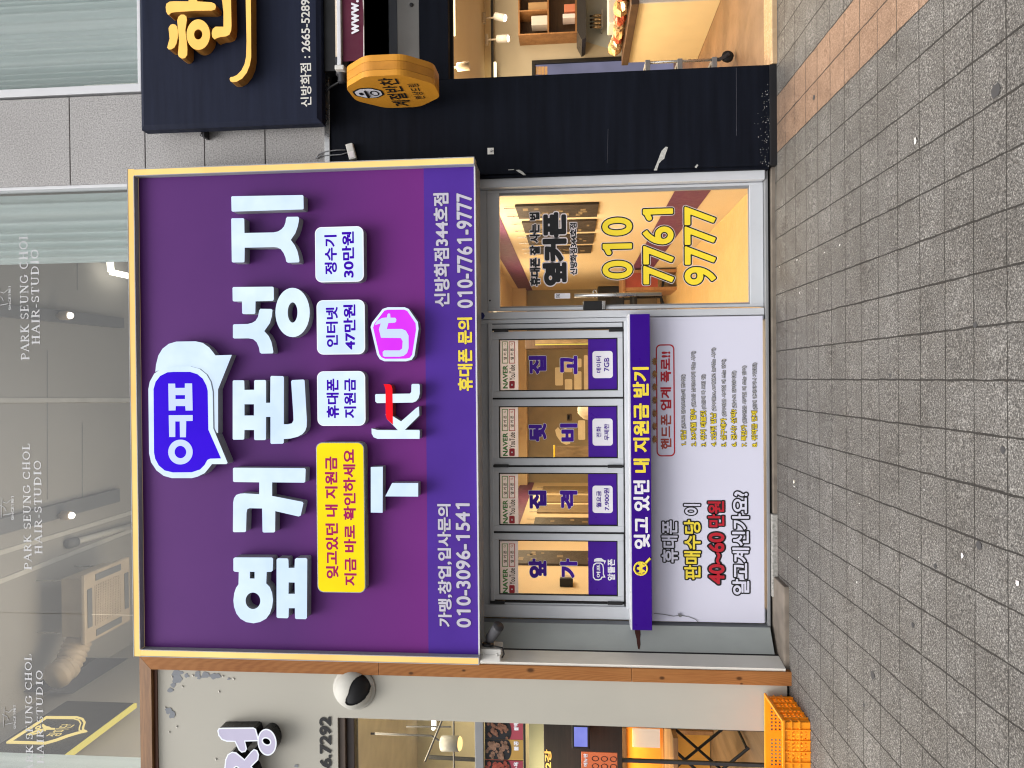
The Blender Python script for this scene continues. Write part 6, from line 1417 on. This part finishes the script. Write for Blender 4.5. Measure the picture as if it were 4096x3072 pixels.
mb = MB().obox(((hub.x + tx) / 2, cy_ - .02, hub.z + .035), Vector((.026, 0, -.045)), Vector((0, .003, 0)), Vector((.012, 0, .008))); mb.tube([(tx, cy_, hub.z + .06), (tx, cy_, hub.z + .1)], .016); mb.lathe((hub.x, cy_ - .03, hub.z), (0, -1, 0), [(0, .012), (.008, .012), (.009, .001)], 12); mb.obj('caster_fork', M_GUN, ca)

# ---- navy signboard with gilt letters
nf = -.20
X0 = at(900, 504, nf).x; Zt_ = at(557, 300, nf).z; Zb_ = at(1283, 400, nf).z
t = thing('navy_signboard', 'dark navy signboard with raised golden letters above the side dish shop', 'sign', (2.4, -.1, Zb_))
bm = bmesh.new(); c = .03
F4 = [(X0 + c, Zb_ + c), (4.4, Zb_ + c), (4.4, Zt_ - c), (X0 + c, Zt_ - c)]; B4 = [(X0, Zb_), (4.43, Zb_), (4.43, Zt_), (X0, Zt_)]
V = [(x, nf, z) for x, z in F4] + [(x, nf + .022, z) for x, z in B4] + [(x, nf + .10, z) for x, z in B4]
FF = [(0, 1, 2, 3)] + [(i, i + 4, (i + 1) % 4 + 4, (i + 1) % 4) for i in range(4)] + [(i + 4, i + 8, (i + 1) % 4 + 8, (i + 1) % 4 + 4) for i in range(4)] + [(8, 9, 10, 11)]
bm.free(); mb = MB().add(V, FF); mb.closed = True; mb.obj('board', M_NAVYS, t)
mb = MB()
for v in (820,): q = at(v, 530, -.05); mb.box(X0 - .03, X0 + .12, -.08, -.002, q.z - .009, q.z + .009, .003); mb.tube([(X0 - .03, -.05, q.z - .015), (X0 - .02, -.08, q.z + .02), (X0 + .02, -.08, q.z)], .005, 6)
mb.obj('mounting_bracket', M_GUN, t)
text('신방화점 : 2665-5289', (1200, -3, 1244, 427), nf - .002, M_OFFW, t, 'lettering', .018, 1 / 44)
gY = nf - .09
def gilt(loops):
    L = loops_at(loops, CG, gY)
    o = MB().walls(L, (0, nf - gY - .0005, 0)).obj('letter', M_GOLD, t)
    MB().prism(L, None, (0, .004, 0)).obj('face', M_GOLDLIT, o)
gilt([[(400, 70), (408, 35), (440, 15), (480, 12), (625, 13), (632, -120), (705, -120), (708, 13), (850, 22), (885, 38), (894, 65), (885, 92), (850, 104), (700, 105), (500, 118), (455, 125), (432, 145), (418, 140), (405, 115)]])
gilt([[(428, 275), (445, 245), (470, 236), (495, 242), (512, 265), (520, 310), (518, 370), (505, 430), (485, 465), (455, 484), (428, 485), (415, 468), (425, 425), (438, 380)]])
gilt([[(513, 200), (525, 165), (548, 144), (580, 143), (602, 160), (607, 195), (592, 300), (605, 400), (612, 480), (610, 540), (590, 568), (560, 575), (530, 558), (520, 535), (532, 400), (520, 280)]])
gilt([ell(720, 340, 115, 150), ell(719, 338, 41, 50, 24)[::-1]])
gilt([[(940, -120), (968, 120), (968, 262), (890, 262), (862, 285), (852, 325), (858, 365), (880, 387), (900, 375), (940, 362), (990, 357), (1025, 340), (1042, 300), (1046, 250), (1038, -120)]])
gilt([[(1184, -120), (1195, 400), (1190, 560), (1175, 630), (1145, 690), (1100, 738), (1062, 755), (1038, 758), (1028, 775), (1036, 798), (1060, 806), (1100, 802), (1150, 772), (1195, 715), (1226, 640), (1240, 560), (1236, -120)]])
# ---- retractable awning
t = thing('awning', 'rolled maroon awning with white front bar under the navy signboard', 'awning', at(1400, 100, -.2))
aY = -.22
z = at(1341, 120, aY).z; x0 = at(1341, 270, aY).x
MB().tube([(x0 + .03, aY + .05, z - .03), (4.4, aY + .05, z - .03)], .045, 20).obj('roller', M_BEIGE, t, True)
z0, z1 = at(1368, 120, aY).z, at(1353, 120, aY).z; MB().box(at(1360, 268, aY).x, 4.4, aY - .03, aY, z0, z1, .004).obj('front_bar', M_ALUW, t)
MB().box(at(1360, 285, aY).x, at(1360, 267, aY).x, aY - .035, aY + .03, z0 - .02, z1 + .02, .008).obj('end_cap', M_OFFW, t)
MB().lathe((at(1345, 320, aY).x, aY + .05, z - .03), (1, 0, 0), [(0, .001), (.001, .03), (.05, .03), (.052, .042), (.11, .045), (.17, .05), (.19, .02)], 22).obj('drive_head', M_GUN, t, True)
z0, z1 = at(1457, 120, aY).z, at(1372, 120, aY).z; vx0 = at(1410, 247, aY).x
Vv = []; Ff = []
for i in range(61): x = vx0 + (4.4 - vx0) * i / 60; wv_ = .006 * math.sin(i * .55); Vv += [(x, aY - .01, z1), (x, aY - .012 + wv_, z0)]; Ff += [(2 * i - 2, 2 * i, 2 * i + 1, 2 * i - 1)] if i else []
MB().add(Vv, Ff).obj('valance', M_MAROON, t, True)
MB().tube([(vx0, aY - .012, z0), (4.4, aY - .012, z0)], .004, 6).obj('hem', M_OFFW, t)
text('www.', (1405, 0, 1436, 136), aY - .022, M_WHT, t, 'lettering', .03, 1 / 40)
mb = MB(); mb.tube([at(1282, 388, -.1), at(1320, 350, -.12), at(1362, 325, -.12), at(1378, 314, -.16)], .01, 8); mb.obj('cable', M_BLACK, t, True)
mb = MB(); mb.box(at(1345, 290, -.1).x, 4.4, -.13, -.03, at(1350, 120, -.1).z, at(1300, 120, -.1).z, .004); mb.obj('mounting_rail', M_BLACK, t)
mb = MB(); xx = 3.9; mb.box(xx, xx + .06, aY, -.001, z0, z1); mb.obj('bracket', M_BLACK, t)

# ---- octagonal projecting sign
oX = 1.985; oc = (atx(*CO(890, 760), oX) + atx(*CO(1230, 1375), oX)) / 2
ytn, yfr = atx(*CO(890, 752), oX).y, atx(*CO(1250, 1378), oX).y; ztop_, zbot_ = atx(*CO(230, 1080), oX).z, atx(*CO(1975, 1080), oX).z
cyo, czo = (ytn + yfr) / 2, (ztop_ + zbot_) / 2; ry, rz = (yfr - ytn) / 2, (ztop_ - zbot_) / 2; oW = .135
t = thing('octagonal_sign', 'ochre octagonal hanging sign with black brush lettering projecting above the navy wall', 'sign', (oX, cyo, czo))
def octo(ry_, rz_, r=.22, n=5):
    P = []; C8_ = []
    k = .414
    for sy, sz in ((k, 1), (1, k), (1, -k), (k, -1), (-k, -1), (-1, -k), (-1, k), (-k, 1)): C8_.append(Vector((sy * ry_, sz * rz_)))
    for i in range(8):
        p, a, b = C8_[i], C8_[i - 1], C8_[(i + 1) % 8]; d1, d2 = p.lerp(a, r), p.lerp(b, r)
        for j in range(n + 1): s_ = j / n; P.append((1 - s_) ** 2 * d1 + 2 * s_ * (1 - s_) * p + s_ * s_ * d2)
    return P
def oloop(x, ry_, rz_): return [Vector((x, cyo + p.x, czo + p.y)) for p in octo(ry_, rz_)]
MB().prism([oloop(oX, ry, rz)], None, (oW * .3 - .001, 0, 0)).obj('front_case', M_OCHRE, t)
mbx = MB().prism([oloop(oX + oW * .3 + .001, ry, rz)], None, (oW * .4, 0, 0), True); mbx.obj('rim', M_OCHRED, t)
MB().prism([oloop(oX + oW * .7 + .003, ry, rz)], None, (oW * .3, 0, 0), True).obj('back_case', M_OCHRE, t)
ec = atx(*CO(610, 1090), oX); eh = .5 * (atx(*CO(310, 1090), oX).z - atx(*CO(912, 1090), oX).z); ew = .5 * abs(atx(*CO(610, 1192), oX).y - atx(*CO(610, 988), oX).y)
def eloop(x, k): return [Vector((x, ec.y + p.x, ec.z + p.y)) for p in octo(ew * k, eh * k)]
em = MB().prism([eloop(oX - .002, 1)], None, (0, 0, 0)).obj('emblem', M_INK, t)
MB().prism([eloop(oX - .003, .86)], None, (0, 0, 0)).obj('emblem_field', M_WHT, em)
def fel(cx_, cz_, a, b, n=24): return [Vector((oX - .0045, cx_ + a * math.cos(i * 6.2832 / n), cz_ + b * math.sin(i * 6.2832 / n))) for i in range(n)]
q = atx(*CO(470, 1100), oX); q2 = atx(*CO(732, 1087), oX); u_ = eh
mb = MB().prism([fel(q.y, q.z, u_ * .22, u_ * .15)], None, (0, 0, 0)); mb.prism([fel(q2.y, q2.z, u_ * .42, u_ * .30), fel(q2.y, q2.z, u_ * .30, u_ * .20)], None, (0, 0, 0))
b0_, b1_ = atx(*CO(612, 1150), oX), atx(*CO(535, 1035), oX); mb.tube([(oX - .004, b0_.y, b0_.z), (oX - .004, b1_.y, b1_.z)], [.012, .009], 6); mb.obj('emblem_mark', M_INK, em)
tl, tr = atx(*CO(1265, 1300), oX), atx(*CO(1010, 845), oX); hgt = .086
zc_ = (tl.z + tr.z) / 2
text_on('계절반찬', (oX - .003, atx(*CO(1260, 1345), oX).y, zc_ - .066), (0, atx(*CO(1010, 790), oX).y - atx(*CO(1260, 1345), oX).y, 0), (0, 0, .132), M_INK, t, 'lettering', .016, 1 / 44)
zc2 = (atx(*CO(1625, 1175), oX).z + atx(*CO(1480, 935), oX).z) / 2
text_on('한상드림', (oX - .003, atx(*CO(1620, 1205), oX).y, zc2 - .036), (0, atx(*CO(1480, 905), oX).y - atx(*CO(1620, 1205), oX).y, 0), (0, 0, .072), M_INK, t, 'lettering', .006, 1 / 40)
mb = MB(); mb.tube([(oX + oW / 2, yfr - .01, czo + .12), (oX + oW / 2, -.001, czo + .12)], .018); mb.tube([(oX + oW / 2, yfr - .01, czo - .12), (oX + oW / 2, -.001, czo - .12)], .018); mb.obj('bracket', M_GUN, t)

# ================================================================== litter and marks on the pavers
r_ = random.Random(11)
def scrap(x, y, s_, label, mat=M_OFFW, group='paper scraps on the pavers', nm='paper_scrap', cat='litter'):
    c = atg(x, y, .003); P = []
    for i in range(7): a = i * .8976; rr = s_ * r_.uniform(.55, 1.1); P.append((c.x + rr * math.cos(a), c.y + rr * .7 * math.sin(a), FALL * (c.y + rr * .7 * math.sin(a)) + .003 + r_.uniform(0, .005)))
    o = MB().add(P + [(c.x, c.y, c.z + .006)], [(i, (i + 1) % 7, 7) for i in range(7)]).obj(nm, mat); return tag(o, label, cat, group)
small = 'tiny pale paper scrap lying on the grey pavers'
for x, y in ((3178, 1945), (3196, 2230), (3140, 2632), (3430, 2330), (3300, 1010), (3440, 2012), (3700, 1960), (3190, 1040), (3270, 1154), (3120, 1068), (3360, 980), (3200, 1172)):
    scrap(x, y, r_.uniform(.005, .009), small)
scrap(3663, 561, .018, 'white crumpled paper scrap on the grey pavers right of the brown strip', group=None)
scrap(3850, 2220, .016, 'pale flattened scrap beside a dark spot on the outer pavers', M_LBLW, group=None)
scrap(4073, 2334, .014, 'beige flat scrap at the outer edge of the pavers', M_LBLW, group=None)
scrap(3177, 1948 - 22, .016, 'yellowish dry leaf near the stone base of the notice panel', M_CREAMD, None, 'leaf', 'leaf')
scrap(3095, 1220, .013, 'yellowish leaf on the step edge before the glass door', M_CREAMD, None, 'leaf', 'leaf')
M_GUM = paint('old_gum', (.055, .054, .056), .8, bmp=0)
gum = MB()
for x, y, s_ in ((3982, 363, .026), (3255, 390, .016), (3490, 2700, .022), (3915, 2182, .017), (3455, 2820, .01), (3740, 2265, .012), (3900, 1300, .012), (3560, 1500, .01), (3650, 2500, .012), (4010, 1800, .014)):
    c = atg(x, y, .003); gum.add([(c.x + s_ * math.cos(i * .524) * (1 + .15 * math.sin(i * 2 + x)), c.y + s_ * math.sin(i * .524), FALL * (c.y + s_ * math.sin(i * .524)) + .003) for i in range(12)], [tuple(range(12))])
go = gum.obj('gum_stain', M_GUM); go['kind'] = 'stuff'; go['label'] = 'dark flattened gum spots scattered over the grey pavers'; go['category'] = 'stains'
spk = MB()
for i in range(170):
    x, y = r_.uniform(3125, 4000), r_.uniform(300, 3000)
    if r_.random() < (4000 - x) / 900:
        c = atg(x, y, .003); s_ = r_.uniform(.001, .0027); a = r_.uniform(0, 3); e_ = r_.uniform(1, 2.5)
        spk.add([(c.x - s_ * e_ * math.cos(a), c.y - s_ * e_ * math.sin(a), c.z), (c.x + s_ * math.sin(a), c.y - s_ * math.cos(a), c.z + .001), (c.x + s_ * e_ * math.cos(a), c.y + s_ * e_ * math.sin(a), c.z), (c.x - s_ * math.sin(a), c.y + s_ * math.cos(a), c.z + .003)], [(0, 1, 2, 3)])
so2 = spk.obj('pavement_specks', paint('dust_grey', (.38, .36, .33), .8)); so2['kind'] = 'stuff'; so2['label'] = 'tiny pale specks of dust and paper scattered near the shop fronts'; so2['category'] = 'litter'
